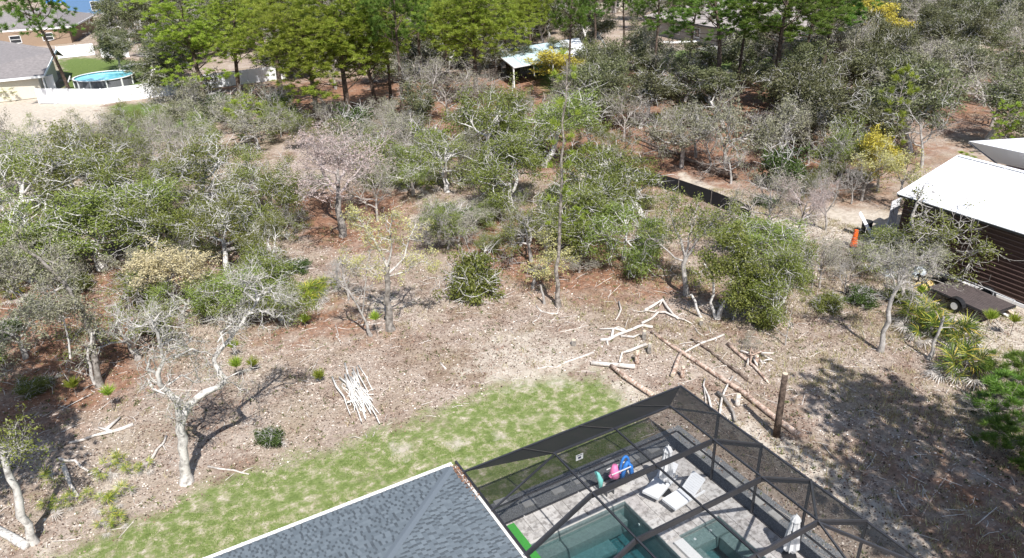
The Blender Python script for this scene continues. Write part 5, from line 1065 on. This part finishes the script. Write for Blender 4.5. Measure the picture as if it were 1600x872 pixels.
PN = dict(seg=.6, gnarl=[.05, .12, .2, .2], up=[.03, .12, .2, .2], maxl=1, n=[2, 2, 2], t0=[.4, .6, .5], ang=[1.1, 1.2, .6], L=[5, .8, .4, .3], r=[.1, .02, .012, .01], **{'from': 0})
custom('pine_tree', 'tall slender young pine with a thin pale stem and sparse needle tufts in the centre', 'pine tree', (873, 480), [([(873, 482), (872, 445), (873, 400), (875, 340), (878, 280), (881, 220), (884, 160), (886, 92)], .12, .03, 0, 17, .36)], PN, M['bark_pinepale'], M['needle'], seed=13, needles=(60, .34, .011))
OK_ = dict(TW, L=[2, 1.5, .9, .5, .3], leafy=1)
custom('oak_tree', 'white limbed oak with half bare crown standing right of the shaded litter', 'oak tree', (1073, 460), [([(1073, 461), (1070, 435), (1068, 412), (1072, 400)], .14, .12, 0, 0, .5), ([(1069, 408), (1048, 396), (1028, 378), (1016, 372), (1008, 360)], .05, .025, -.5, 5, .3), ([(1071, 402), (1064, 374), (1052, 350), (1046, 328), (1050, 310)], .08, .02, .6, 10, .2),
    ([(1073, 402), (1088, 376), (1108, 354), (1126, 342), (1140, 325)], .08, .02, -.5, 11, .2), ([(1071, 400), (1076, 372), (1085, 345), (1090, 322)], .07, .02, 1.0, 10, .2)], OK_, M['bark_white'], M['oakleaf'], 7, .085, .13, 15, crown_min=3.4)
custom('oak_tree', 'three stemmed oak with pale stems and foliage drooping to the right', 'oak tree', (1120, 498), [([(1122, 499), (1132, 472), (1148, 448), (1158, 436), (1180, 426), (1200, 440)], .11, .03, .2, 9, .4), ([(1118, 500), (1110, 472), (1115, 445), (1112, 426), (1100, 412)], .085, .03, 0, 4, .6), ([(1099, 503), (1088, 480), (1080, 460)], .085, .06, .1, 0, .5),
    ([(1150, 446), (1172, 460), (1190, 485), (1200, 508)], .045, .015, -.5, 9, .1), ([(1158, 436), (1150, 410), (1160, 385), (1150, 370)], .05, .015, .5, 9, .1), ([(1145, 500), (1150, 478), (1152, 458)], .045, .02, -.4, 5, .3)], OK_, M['bark_oak'], M['oakleaf'], 24, .095, .16, 17)
custom('bare_tree', 'grey lichened bare tree leaning right in front of the trailer', 'bare tree', (1375, 549), [([(1375, 550), (1380, 518), (1388, 485), (1398, 456), (1408, 440)], .13, .08, 0, 3, .5), ([(1400, 452), (1390, 425), (1384, 408), (1372, 400)], .05, .015, -.4, 9, .2), ([(1406, 442), (1420, 415), (1440, 400), (1462, 402)], .05, .015, .5, 10, .2), ([(1404, 446), (1408, 415), (1412, 395)], .05, .015, .2, 9, .2)], TW, M['bark_white'], M['oaklichen'], 3, .06, .06, 19)
custom('bare_tree', 'thin curved bare stem just left of the trailer hitch', 'bare tree', (1414, 508), [([(1414, 509), (1418, 490), (1425, 468), (1424, 445)], .04, .025, 0, 4, .5)], TW, M['bark_white'], None, seed=21)
custom('dead_tree', 'leaning dead stem rising out of the right palmetto clump', 'dead tree', (1451, 560), [([(1451, 561), (1458, 535), (1470, 510), (1475, 494)], .09, .05, 0, 3, .6)], dict(TW, maxl=2), M['bark_white'], None, seed=23)
custom('oak_tree', 'old oak with a thick bleached limb arching right inside the left thicket', 'oak tree', (298, 408), [([(298, 409), (291, 385), (285, 362), (290, 340)], .16, .1, 0, 5, .5), ([(318, 412), (340, 398), (365, 388), (385, 372), (398, 350), (410, 335)], .16, .06, .3, 10, .4), ([(288, 365), (265, 345), (250, 330)], .06, .02, .6, 8, .2), ([(240, 408), (228, 385), (215, 360)], .13, .07, .5, 7, .5)], OK_, M['bark_white'], M['oakleaf'], 12, .10, .16, 25)
custom('bare_tree', 'short pale dead stem standing left of the slender pine foot', 'dead tree', (851, 476), [([(851, 477), (849, 462), (845, 446)], .07, .05, 0, 0, .5)], TW, M['bark_white'], None, seed=27)
custom('dead_tree', 'thin grey dead sapling between the dry grass and the green oaks at right', 'dead tree', (1227, 540), [([(1227, 541), (1230, 520), (1234, 500)], .03, .02, 0, 3, .3)], dict(TW, maxl=2), M['bark_white'], None, seed=29)
custom('dead_tree', 'grey curved dead stem right of the loose green oak', 'dead tree', (1265, 462), [([(1265, 463), (1270, 440), (1269, 415), (1262, 400)], .06, .03, 0, 5, .4)], TW, M['bark_grey'], None, seed=31)
# fallen tree with upright limbs, and the heap of fallen brush
def ground_line(pxs, z=.15): return [G(u, v, z) for u, v in pxs]
def lying(name, label, cat, pxs, r0, r1, mat, seed=0, group=None, forks=(), z=None, k=8, knob=.12, twigs=0, S=None, cut=False):
    R = random.Random(seed); P = ground_line(pxs, r0 if z is None else z); Q = []
    for i in range(len(P)-1):
        L = np.linalg.norm(P[i+1]-P[i]); m = max(1, int(L/.5))
        for j in range(m): q = P[i]+(P[i+1]-P[i])*j/m; Q.append(q+np.array([R.gauss(0, 1), R.gauss(0, 1), abs(R.gauss(0, .6))])*(0 if (i == 0 and j == 0) else r0*knob*2))
    Q.append(P[-1]); n = len(Q); rad = [(r0+(r1-r0)*i/(n-1))*R.uniform(1-knob, 1+knob) for i in range(n)]
    loc = Q[0].copy(); root = thing(name, label, cat, tuple(loc), 0, group) if (forks or cut or twigs) else None
    m = MB().tube(Q, rad, k)
    if root is None:
        m.V = [(v[0]-loc[0], v[1]-loc[1], v[2]-loc[2]) for v in m.V]; o = m.build(name, mat, loc=tuple(loc), smooth=True); return tag(o, label, cat, group)
    W(m, 'stem', mat, root, smooth=True)
    for f in forks:
        W(MB().tube([q+np.array([0, 0, .02*i]) for i, q in enumerate(ground_line(f, r1*.9 if z is None else z))], np.linspace(r1*.95, r1*.4, len(f)), 6), 'branch', mat, root, smooth=True)
    if cut: d = (Q[0]-Q[1]); d /= np.linalg.norm(d); W(MB().tube([Q[0]-d*.01, Q[0]+d*.012], rad[0]*.93, 12), 'cut_face', M['cutwood'], root)
    if twigs:
        out, tips = [], []; sprout([tuple(q) for q in Q], [q*.5 for q in rad], 1, 1, S or dict(TW, up=[.1, .3, .15, .1, .05]), R, out, tips, twigs, .1); W2 = wood_mesh('branch', out, mat); o = link('branch', W2, root); o.matrix_parent_inverse = Matrix.Translation(root.location).inverted()
    return root
M['bark_fallen'] = bark('dark fallen bark', (.07, .05, .04), (.27, .21, .17), (.4, .6), 5)
lying('fallen_tree', 'large dark fallen trunk with upright pale limbs behind the black fabric fence', 'fallen tree', [(993, 216), (1020, 226), (1045, 236), (1075, 250), (1105, 262), (1150, 276)], .10, .22, M['bark_fallen'], 2, twigs=46, z=.35, S=dict(TW, L=[2, 2.4, 1.2, .6, .3], r=[.1, .08, .035, .016, .01], up=[.1, .35, .1, .1, .05]))
for i, (u, v, wpx, top, l_) in enumerate(((672, 385, 90, 330, 'heap of fallen grey brush, its left end below the sandy spot'), (715, 370, 100, 318, 'heap of fallen grey brush, its middle under the tangled oak'), (690, 345, 80, 305, 'heap of fallen grey brush, its far part'), (760, 345, 70, 300, 'grey brush between the heap and the olive oaks'), (905, 425, 60, 400, 'low grey brush right of the slender pine foot'), (255, 465, 60, 430, 'pale brush left under the straw coloured tree'), (1170, 545, 30, 530, 'small tangle of white sticks near the peeled poles'))):
    tree_at('greybare', u, v, top, wpx, l_); 
# felled branches and logs on the litter
DW = M['deadwood']; LP = [
 ('fallen_branch', 'crooked white branch forked at both ends, left of the felled branches', 'branch', [(838, 479), (846, 487), (858, 490), (872, 490)], .07, .05, DW, [[(846, 488), (841, 499), (832, 505), (836, 509)], [(871, 491), (872, 484), (875, 480)], [(871, 491), (866, 499), (860, 503)]]),
 ('fallen_branch', 'arched white branch at the top of the felled branches', 'branch', [(1008, 485), (1022, 476), (1036, 468), (1043, 480), (1052, 492), (1060, 498)], .10, .07, DW, [[(1036, 468), (1030, 478)]]),
 ('fallen_branch', 'white branch curving right under the arched one', 'branch', [(1003, 505), (1018, 498), (1028, 488), (1040, 488), (1056, 496), (1070, 500), (1082, 506)], .08, .04, DW, [[(1028, 488), (1012, 486), (998, 488), (984, 484)], [(1056, 496), (1066, 490), (1074, 494)]]),
 ('fallen_branch', 'long knotted white branch left of the long peeled log', 'branch', [(938, 531), (950, 531), (966, 523), (984, 516), (1003, 508), (1020, 511)], .10, .10, DW, [[(956, 527), (958, 515), (966, 512), (977, 517)], [(977, 517), (960, 514), (937, 515)], [(948, 531), (950, 540)], [(970, 525), (990, 527), (1000, 523)]]),
 ('fallen_branch', 'short white branch above the sawn white log', 'branch', [(1009, 538), (996, 543), (985, 548), (972, 552), (968, 566)], .11, .05, DW, []),
 ('fallen_branch', 'slim white branch pointing at the sawn white log from the left', 'branch', [(927, 551), (905, 559), (885, 566), (868, 575), (856, 573), (838, 577)], .07, .04, DW, [[(842, 577), (838, 568)]]),
 ('fallen_branch', 'white branch resting against the middle of the long peeled log', 'branch', [(1131, 523), (1115, 530), (1098, 535), (1085, 542), (1070, 550)], .07, .05, DW, [[(1120, 529), (1118, 534)]]),
 ('fallen_branch', 'white stick left of the cage corner, forked', 'branch', [(1112, 640), (1107, 620), (1099, 603), (1101, 592)], .06, .04, DW, [[(1099, 603), (1102, 620), (1103, 634)]]),
 ('fallen_branch', 'upright lying white branch crossing under the peeled log', 'branch', [(1125, 648), (1128, 622), (1137, 602), (1145, 588)], .07, .05, DW, []),
 ('fallen_branch', 'thick grey branch bent toward the cage below the peeled log', 'branch', [(1121, 613), (1131, 623), (1138, 634), (1145, 645), (1149, 658)], .10, .07, M['bark_grey'], []),
 ('fallen_branch', 'small white stick left of the three stemmed oak foot', 'branch', [(1086, 513), (1091, 520), (1098, 524)], .05, .03, DW, []),
 ('fallen_branch', 'small curved twig below the three stemmed oak', 'branch', [(1108, 511), (1110, 518), (1115, 522)], .035, .02, DW, []),
 ('fallen_branch', 'white upright stub right of the crooked forked branch', 'branch', [(967, 471), (971, 484), (966, 494), (962, 500)], .06, .04, DW, []),
 ('fallen_branch', 'long pale branch on the left slope above the palmettos', 'branch', [(108, 692), (128, 688), (148, 680), (172, 676), (190, 670), (208, 663)], .06, .11, DW, [[(176, 675), (166, 672), (154, 669)], [(166, 671), (176, 663), (188, 653)]]),
 ('fallen_branch', 'forked pale stick left of the forked bare tree', 'branch', [(237, 717), (246, 702), (256, 693), (260, 681)], .06, .05, DW, [[(254, 694), (259, 704)]]),
 ('fallen_branch', 'bent pale branch above the leftmost palmetto', 'branch', [(92, 716), (102, 721), (118, 720), (128, 729), (138, 736)], .07, .05, DW, []),
 ('fallen_branch', 'thick pale stick pointing down beside the leftmost palmetto', 'branch', [(98, 726), (104, 742), (110, 757), (121, 776)], .11, .08, DW, []),
 ('fallen_branch', 'thin pale branch right of the forked tree foot', 'branch', [(325, 729), (345, 733), (365, 735), (378, 739), (389, 741)], .05, .03, DW, [[(376, 739), (388, 733), (396, 732)]]),
 ('fallen_branch', 'small pale branch between two palmettos', 'branch', [(137, 742), (148, 738), (156, 736)], .05, .03, DW, []),
 ('fallen_branch', 'little white stick lying in the middle of the litter', 'branch', [(688, 567), (692, 572), (697, 577)], .06, .05, DW, []),
 ('fallen_branch', 'long thin brown pole in the shaded right foreground', 'pole', [(1440, 805), (1458, 775), (1478, 747), (1497, 724)], .05, .03, M['peeled'], []),
 ('fallen_branch', 'short grey stick in the shade left of the brown pole', 'branch', [(1402, 773), (1408, 786), (1417, 798)], .04, .03, DW, []),
]
for i, (nm, lb, ct, px_, r0, r1, mt, fk) in enumerate(LP): lying(nm, lb, ct, px_, r0*.82, r1*.82, mt, 40+i, forks=fk)
for i, (lb, px_, r0, r1, mt) in enumerate((('long reddish peeled log running down to the standing post', [(1018, 518), (1042, 535), (1066, 551), (1100, 573), (1130, 593), (1160, 612), (1190, 636), (1220, 660), (1250, 681)], .07, .13, M['peeled']),
    ('peeled log whose lower end meets the cage', [(955, 571), (975, 588), (1000, 604), (1020, 617)], .10, .12, M['peeled']), ('straight sawn white log across the end of a peeled one', [(924, 567), (946, 569), (970, 571), (992, 573)], .10, .11, M['deadwood']),
    ('dark thin log lying parallel above the long peeled log', [(1080, 530), (1105, 545), (1130, 565), (1155, 583), (1174, 597)], .055, .075, M['bark_fallen']), ('peeled pole below the small tangle of sticks', [(1137, 537), (1158, 556), (1180, 574), (1201, 598)], .085, .05, M['peeled']),
    ('short peeled log propped against the long one', [(1051, 586), (1058, 566), (1064, 551)], .10, .09, M['peeled']), ('big pale log cut by the left edge at the bottom', [(-12, 824), (15, 838), (42, 854)], .15, .15, M['bark_oak']))):
    lying('log', lb, 'log', px_, r0, r1, mt, 70+i, cut=True, k=12, knob=.06)
p = G(1213, 680); po = thing('standing_post', 'tall standing dark trunk sawn off at the top beside the cage', 'post', tuple(p)); q = VP(1227, 584, p); q = np.array([q[0]-p[0], q[1]-p[1], q[2]])
MB().tube([(0, 0, -.05), q*.33, q*.66, q], [.145, .13, .12, .11], 14).build('trunk', M['bark_pine'], po, smooth=True); MB().tube([q, q+q*.005], .10, 14).build('cut_face', M['cutwood'], po)
ST = [(1006, 530, .1, .45, 'grey stump below the long knotted branch', 'bark_grey'), (1014, 551, .09, .5, 'grey stump beside the short white branch', 'bark_grey'), (896, 541, .12, .35, 'pale low stump left of the felled branches', 'bark_grey'), (995, 566, .1, .6, 'reddish peeled stump behind the sawn white log', 'peeled'), (1066, 588, .09, .5, 'orange peeled stump under the long peeled log', 'peeled'), (1152, 632, .1, .5, 'white stump between peeled log and cage', 'deadwood'),
      (1323, 460, .1, .55, 'short dark stump in the dry grass left of the trailer', 'bark_dark'), (1095, 509, .09, .3, 'small pale stump at the foot of the three stemmed oak', 'bark_grey'), (1181, 570, .08, .5, 'small orange stump beside the tangle of sticks', 'peeled'), (154, 526, .08, .7, 'dark snag on the left slope above the twin saplings', 'bark_dark')]
for u, v, r_, h_, lb, mt in ST:
    p = G(u, v); o = thing('stump', lb, 'stump', tuple(p)); MB().tube([(0, 0, -.03), (0, 0, .08), (.02, 0, h_)], [r_*1.35, r_*1.05, r_*.92], 12).build('trunk', M[mt], o, smooth=True); MB().tube([(.02, 0, h_), (.02, 0, h_+.01)], r_*.88, 12).build('cut_face', M['cutwood'], o)
R_ = random.Random(9); SL = dict(label='bleached stick in the heap of sticks on the litter left of the lawn', group='sticks of the heap on the litter')
for i in range(34):
    off = R_.gauss(0, 9.5); al = R_.gauss(0, 10); ax = math.radians(R_.gauss(50, 13) if R_.random() < .8 else R_.uniform(-20, 110)); l_ = R_.uniform(19, 42)
    cu, cv = 555+al*.62+off*.85, 612+al*.75-off*.55; du, dv = math.cos(ax)*l_*.8, math.sin(ax)*l_; z = .05+.022*(i//3); mid = (cu+R_.gauss(0, 2.5), cv+R_.gauss(0, 2.5))
    lying('stick', SL['label'], 'stick', [(cu-du, cv-dv), (cu-du*.5+R_.gauss(0, 2.8), cv-dv*.5+R_.gauss(0, 2.8)), mid, (cu+du, cv+dv)], R_.uniform(.025, .05), R_.uniform(.012, .022), M['whitewood'], 200+i, group=SL['group'], z=z, k=7)
for i in range(14):
    cu, cv = R_.uniform(1165, 1205), R_.uniform(548, 566); a = R_.uniform(0, 3.1); l_ = R_.uniform(5, 14)
    lying('stick', 'short white or peeled stick in the small tangle near the peeled poles', 'stick', [(cu-math.cos(a)*l_, cv-math.sin(a)*l_*.7), (cu, cv), (cu+math.cos(a)*l_, cv+math.sin(a)*l_*.7)], .05, .03, DW if i % 3 else M['peeled'], 240+i, group='sticks of the small tangle', z=.06+.02*i, k=6)

# ------------------------------------------------------------------ palmettos, saplings, small bushes
def frond_mesh(seed):
    R = random.Random(seed); V, F = [], []; n = 15; V += [(-.010, 0, 0), (.010, 0, 0), (.008, .42, .16), (-.008, .42, .16)]; F.append((0, 1, 2, 3))
    for i in range(n):
        a = (i/(n-1)-.5)*3.3; l = .50*(1-.3*abs(i/(n-1)-.5)*2)*R.uniform(.75, 1.15); dx, dy = math.sin(a), math.cos(a); b = len(V); px, py = -dy*.013, dx*.013
        zt = .16-.22*R.random()+.05*(i % 2); m = .45
        V += [(0, .42, .16), (dx*l*m+px*-1, .42+dy*l*m+py*-1, .19), (dx*l, .42+dy*l, zt), (dx*l*m+px, .42+dy*l*m+py, .19)]; F.append((b, b+1, b+2, b+3))
    return V, F
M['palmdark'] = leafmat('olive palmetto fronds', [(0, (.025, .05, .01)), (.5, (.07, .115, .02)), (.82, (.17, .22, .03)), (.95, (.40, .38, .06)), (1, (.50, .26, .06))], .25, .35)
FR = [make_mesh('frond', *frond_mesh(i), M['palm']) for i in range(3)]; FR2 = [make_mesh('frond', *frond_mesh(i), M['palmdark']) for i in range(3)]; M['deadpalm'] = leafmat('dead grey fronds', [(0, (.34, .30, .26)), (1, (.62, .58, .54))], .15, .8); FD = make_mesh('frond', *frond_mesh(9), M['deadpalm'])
def palmetto(u, v, sz, label, group=None, n=12, dead=3, seed=0):
    R = random.Random(seed*7+int(u)); p = G(u, v); t_ = thing('palmetto', label, 'palmetto', tuple(p), R.uniform(0, 6.28), group)
    for k in range(n+dead):
        d = k >= n; tilt = R.uniform(.15, 1.1) if not d else R.uniform(-.25, .0); az = k*2.4+R.uniform(-.4, .4)
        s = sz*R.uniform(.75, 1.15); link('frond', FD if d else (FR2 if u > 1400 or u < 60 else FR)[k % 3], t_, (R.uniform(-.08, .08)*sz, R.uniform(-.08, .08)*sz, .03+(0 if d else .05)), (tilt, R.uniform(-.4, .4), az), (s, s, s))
PM = [(88, 752, .95, 'palmetto beside the thick pale stick at the far left of the lower clump'), (168, 740, .9, 'palmetto at the top left of the lower clump'), (188, 729, .9, 'tallest palmetto at the top of the lower clump'), (206, 743, .7, 'yellowing palmetto in the middle top of the lower clump'), (229, 736, .6, 'small palmetto at the top right of the lower clump'),
      (82, 797, .9, 'palmetto at the bottom left of the lower clump'), (100, 795, .8, 'palmetto second at the bottom left of the lower clump'), (119, 789, .8, 'palmetto near the lower tip of the thick pale stick'), (142, 779, .55, 'small round palmetto in the lower clump middle'), (162, 790, .8, 'palmetto in the centre of the lower clump'), (179, 787, .7, 'palmetto right of the centre of the lower clump'), (192, 776, .75, 'dark shadowed palmetto at the right of the lower clump'), (174, 812, .7, 'palmetto above the two lowest of the lower clump'), (187, 821, .65, 'right one of the two lowest palmettos'), (167, 828, .65, 'lowest palmetto, nearest the lawn'),
      (492, 466, 1.7, 'large palmetto right of the left oak thicket'), (508, 455, 1.4, 'yellow tinged palmetto behind the large one'), (480, 480, 1.3, 'palmetto on the left flank of the large one'),
      (632, 262, 1.9, 'tall palmetto, left of the clump by the tall pines'), (655, 250, 1.9, 'tall palmetto at the back of the clump by the tall pines'), (664, 280, 1.8, 'bright palmetto in the front of the clump by the tall pines'), (640, 292, 1.5, 'low palmetto with pale dead fronds by the tall pines'), (625, 282, 1.3, 'small palmetto at the left foot of the clump by the tall pines'), (668, 298, 1.3, 'low palmetto among pale dead fronds, right foot of that clump'),
      (1428, 512, 1.3, 'palmetto at the left of the right hand clump'), (1446, 504, 1.4, 'tall palmetto at the top of the right hand clump below the trailer'), (1462, 508, .75, 'yellow palmetto just below the trailer wheel'), (1455, 530, 1.3, 'palmetto in the middle of the right hand clump'), (1490, 532, 1.4, 'palmetto right of the leaning dead stem'), (1510, 545, 1.1, 'palmetto at the right end of the upper row'), (1498, 585, 1.4, 'orange tinged palmetto at the bottom of the right hand clump'), (1520, 582, 1.2, 'palmetto beside the bushy pine'), (1482, 592, 1.0, 'lowest palmetto of the right hand clump'),
      (78, 388, 1.7, 'bright palmetto inside the left thicket'), (102, 398, 1.5, 'yellowing palmetto inside the left thicket'), (62, 402, 1.3, 'small palmetto left of the bright one in the thicket'), (1040, 196, 2.2, 'dark palmetto behind the fallen trunk, left one'), (1062, 190, 2.3, 'dark palmetto behind the fallen trunk, middle one'), (1085, 200, 2.1, 'dark palmetto behind the fallen trunk, right one'), (1324, 404, .9, 'small palmetto below the orange marker'), (1333, 412, .7, 'tiny orange palmetto below the small one'), (20, 470, 1.4, 'palmetto at the left edge under the lichened oak')]
for i, (u, v, sz, lb) in enumerate(PM): palmetto(u, v, sz*(1.3 if u > 1400 else .95), lb, n=13 if sz > 1 else 6, dead=6 if sz > 1.2 else 2, seed=i)
SP = [(590, 527, 1.05, 'pine sapling with a round green head left of the dark trunk'), (119, 618, .5, 'dark green pine sapling at the foot of the leaning trunk, left'), (178, 643, .9, 'bright pine sapling on a thin stem on the left slope'), (375, 597, .9, 'pine sapling with a thin stem beyond the forked tree'), (398, 583, .45, 'small pine sapling right of the thin stemmed one'), (368, 562, .7, 'pine sapling behind the long limb of the forked tree'), (478, 510, .35, 'tiny pine sapling below the large palmetto'), (501, 600, .35, 'tiny yellow pine sapling beside the stick heap'),
      (1434, 478, .8, 'pine sapling left of the trailer'), (1540, 522, .9, 'pine sapling in front of the trailer tail, left'), (1578, 525, .8, 'pine sapling in front of the trailer tail, right'), (8, 580, .5, 'pine sapling at the left edge'), (870, 210, 1.5, 'pine sapling below the canopy corner')]
def sapling(u, v, h, label, seed):
    p = G(u, v); rng = np.random.default_rng(seed); t_ = thing('pine_sapling', label, 'pine sapling', tuple(p)); MB().tube([(0, 0, -.02), (.01, 0, h*.5), (0, 0, h)], [.022, .018, .014], 6).build('stem', M['bark_pinepale'], t_)
    link('crown', tuft_mesh('crown', [((0, 0, h-.12), (0, 0, h-.05), (0, 0, h))]*2, M['needle'], 80, .50, rng, .014), t_)
for i, a in enumerate(SP): sapling(*a, 300+i)
tree_at('bush', 422, 697, 668, 42, 'small dark green bush alone on the litter above the lawn', pick=1); tree_at('bushPine', 1572, 655, 585, 62, 'bushy deep green pine at the right edge below the palmettos'); tree_at('bushPine', 1582, 610, 552, 60, 'bushy pine at the right edge level with the lowest palmettos')
tree_at('bushPine', 1572, 712, 655, 60, 'bright grassy young pine at the right edge'); tree_at('greybare', 1545, 655, 615, 90, 'grey dead brush under the bushy pine'); tree_at('youngPine', 15, 155, 133, 30, 'tiny bright pine at the left edge on the sand')
for i, (u, v) in enumerate(((455, 425), (120, 450), (20, 520), (60, 610), (240, 520), (500, 290), (590, 290), (700, 245), (830, 240), (960, 245), (1190, 320), (1260, 290), (1300, 270), (1350, 280), (1500, 300), (1410, 470), (1350, 470), (1290, 480))):
    tree_at('bush', u, v, v-14-(v > 400)*8, 34+(v > 400)*12, 'low scrub bush growing between the trees', 'low scrub bushes between the trees')

# ------------------------------------------------------------------ leaf litter, grasses, twigs on the ground (nobody could count them)
rng = np.random.default_rng(77)
def region(n, pxpoly):
    pw = poly_w(pxpoly); lo, hi = pw.min(0), pw.max(0); X = rng.uniform(lo[0], hi[0], n*3); Y = rng.uniform(lo[1], hi[1], n*3); k = sdist(pw, X, Y) > 0
    return X[k][:n], Y[k][:n]
def offhouse(X, Y): return ~((X < .6) & (Y < .7)) & ~((X > 21.8) & (Y < 7.2))
CLEAR = [(-80, 560), (-40, 420), (300, 390), (520, 350), (650, 300), (900, 280), (1180, 300), (1400, 380), (1660, 500), (1700, 1000), (-200, 1000)]
M['litter'] = leafmat('dead oak leaves', [(0, (.04, .028, .022)), (.25, (.14, .095, .07)), (.5, (.30, .215, .165)), (.78, (.47, .385, .315)), (.94, (.66, .59, .51)), (1, (.84, .80, .74))], .12, .85)
t = NT('dead oak leaves drifts'); c = t.ramp(t.rnd(), [(0, (.05, .035, .028)), (.22, (.16, .11, .085)), (.48, (.36, .27, .215)), (.76, (.55, .46, .385)), (.94, (.70, .64, .56)), (1, (.84, .80, .74))]); c2 = t.ramp(t.rnd(), [(0, (.03, .018, .013)), (.5, (.17, .09, .06)), (.85, (.30, .17, .11)), (1, (.55, .45, .36))]); c = t.mix(t.ramp(t.noise(.28, 5, .7), [(.46, (0, 0, 0)), (.60, (.85, .85, .85))]), c, c2); c = t.mix(t.ramp(t.noise(.45, 6, .75), [(.56, (0, 0, 0)), (.66, (.6, .6, .6))]), c, (.60, .53, .45)); M['litter'] = t.done(c, .85, spec=.15)
X, Y = region(190000, CLEAR); k = offhouse(X, Y) & ((sdist(LAWN, X, Y) < rng.uniform(-1.2, .8, len(X)))); X, Y = X[k], Y[k]; st_ = np.max([sdist(poly_w(q_), X, Y) for q_, _ in STRAW], axis=0); k = (st_ < rng.uniform(-1, 1, len(X))) | (rng.random(len(X)) < .35); X, Y = X[k], Y[k]
V_, F_ = scatter_quads(len(X), lambda n: (X, Y, gz(X, Y)), .075, rng, (.004, .045), .45); tag(link('leaf_litter', make_mesh('leaf_litter', V_, F_, M['litter'])), kind='stuff')
def blades(name, X, Y, h, wd, mat, per, lean=.5, sp=.06):
    n = len(X); hh = h*rng.uniform(.5, 1.3, (n, per, 1)); b = np.stack([X, Y, gz(X, Y)], -1)[:, None, :]+rng.normal(0, sp, (n, per, 3))*[1, 1, 0]; d = rng.normal(0, lean, (n, per, 3)); d[..., 2] = 1; d /= np.linalg.norm(d, axis=2, keepdims=True)
    a = rng.uniform(0, 6.283, (n, per)); s = np.stack([np.cos(a), np.sin(a), 0*a], -1)*wd; V = np.stack([b-s, b+s, b+d*hh], 2).reshape(-1, 3); return tag(link(name, make_mesh(name, V, np.arange(len(V)).reshape(-1, 3), mat)), kind='stuff')
M['grass'] = leafmat('lawn grass', [(0, (.12, .20, .04)), (.5, (.21, .30, .065)), (.78, (.33, .37, .13)), (1, (.60, .54, .36))], .4, .6)
X = rng.uniform(-30, 1.5, 150000); Y = rng.uniform(-7, 14, 150000)
lump = np.sin(X*1.9+1.3*np.sin(Y*1.1))*np.sin(Y*2.3+X*.7)+.7*np.sin(X*.8+Y*1.7)+rng.normal(0, .35, len(X))
sp_ = np.max([sdist(poly_w(q_), X, Y) for q_, _ in SAND[11:15]], axis=0)+rng.normal(0, .12, len(X))
k = (sp_ < 0) & (sdist(LAWN, X, Y) > .1+.45*np.sin(X*1.1+.6*np.sin(Y*2))*np.sin(X*.37+1)+rng.normal(0, .45, len(X))) & (lump > -.35) & ~((X < -8.9) & (Y < .7)) & ~((X > -9) & (X < .1) & (Y < .1)); blades('grass', X[k], Y[k], .055, .012, M['grass'], 2, .9)
M['drygrass'] = leafmat('dry tan grass', [(0, (.26, .21, .10)), (.5, (.44, .37, .20)), (.85, (.60, .54, .35)), (1, (.32, .36, .12))], .3, .7)
X, Y = region(22000, CLEAR); k = offhouse(X, Y) & (sdist(LAWN, X, Y) < -.3); X, Y = X[k], Y[k]; w_ = np.clip((X+1)/12, .10, 1)*np.clip(.5+.6*np.sin(X*.9+Y*.4)+.4*np.sin(Y*1.3), .15, 1); k = rng.random(len(X)) < w_; blades('dry_grass', X[k], Y[k], .26, .012, M['drygrass'], 11, .6, .1)
M['weed'] = leafmat('small dark weeds', [(0, (.05, .06, .025)), (.6, (.11, .13, .05)), (1, (.26, .28, .09))], .2, .7)
X, Y = region(2600, CLEAR); k = offhouse(X, Y) & (sdist(LAWN, X, Y) < 0); X, Y = X[k], Y[k]; blades('weeds', X, Y, .12, .03, M['weed'], 7, 1.0, .05)
X, Y = region(2200, CLEAR); k = offhouse(X, Y) & (sdist(LAWN, X, Y) < .3); X, Y = X[k], Y[k]; n = len(X); a = rng.uniform(0, 6.28, n); L = rng.gamma(2, .11, n); dx = np.stack([np.cos(a), np.sin(a), rng.uniform(-.05, .15, n)], -1)*L[:, None]; c0 = np.stack([X, Y, gz(X, Y)+.02], -1)
V_, F_ = tube_np([(np.array([c0[i]-dx[i], c0[i]+rng.normal(0, .03, 3), c0[i]+dx[i]]), np.array([.012, .012, .008])*(1+L[i])) for i in range(n)], 4); tag(link('twig_litter', make_mesh('twig_litter', V_, F_, DW)), kind='stuff')
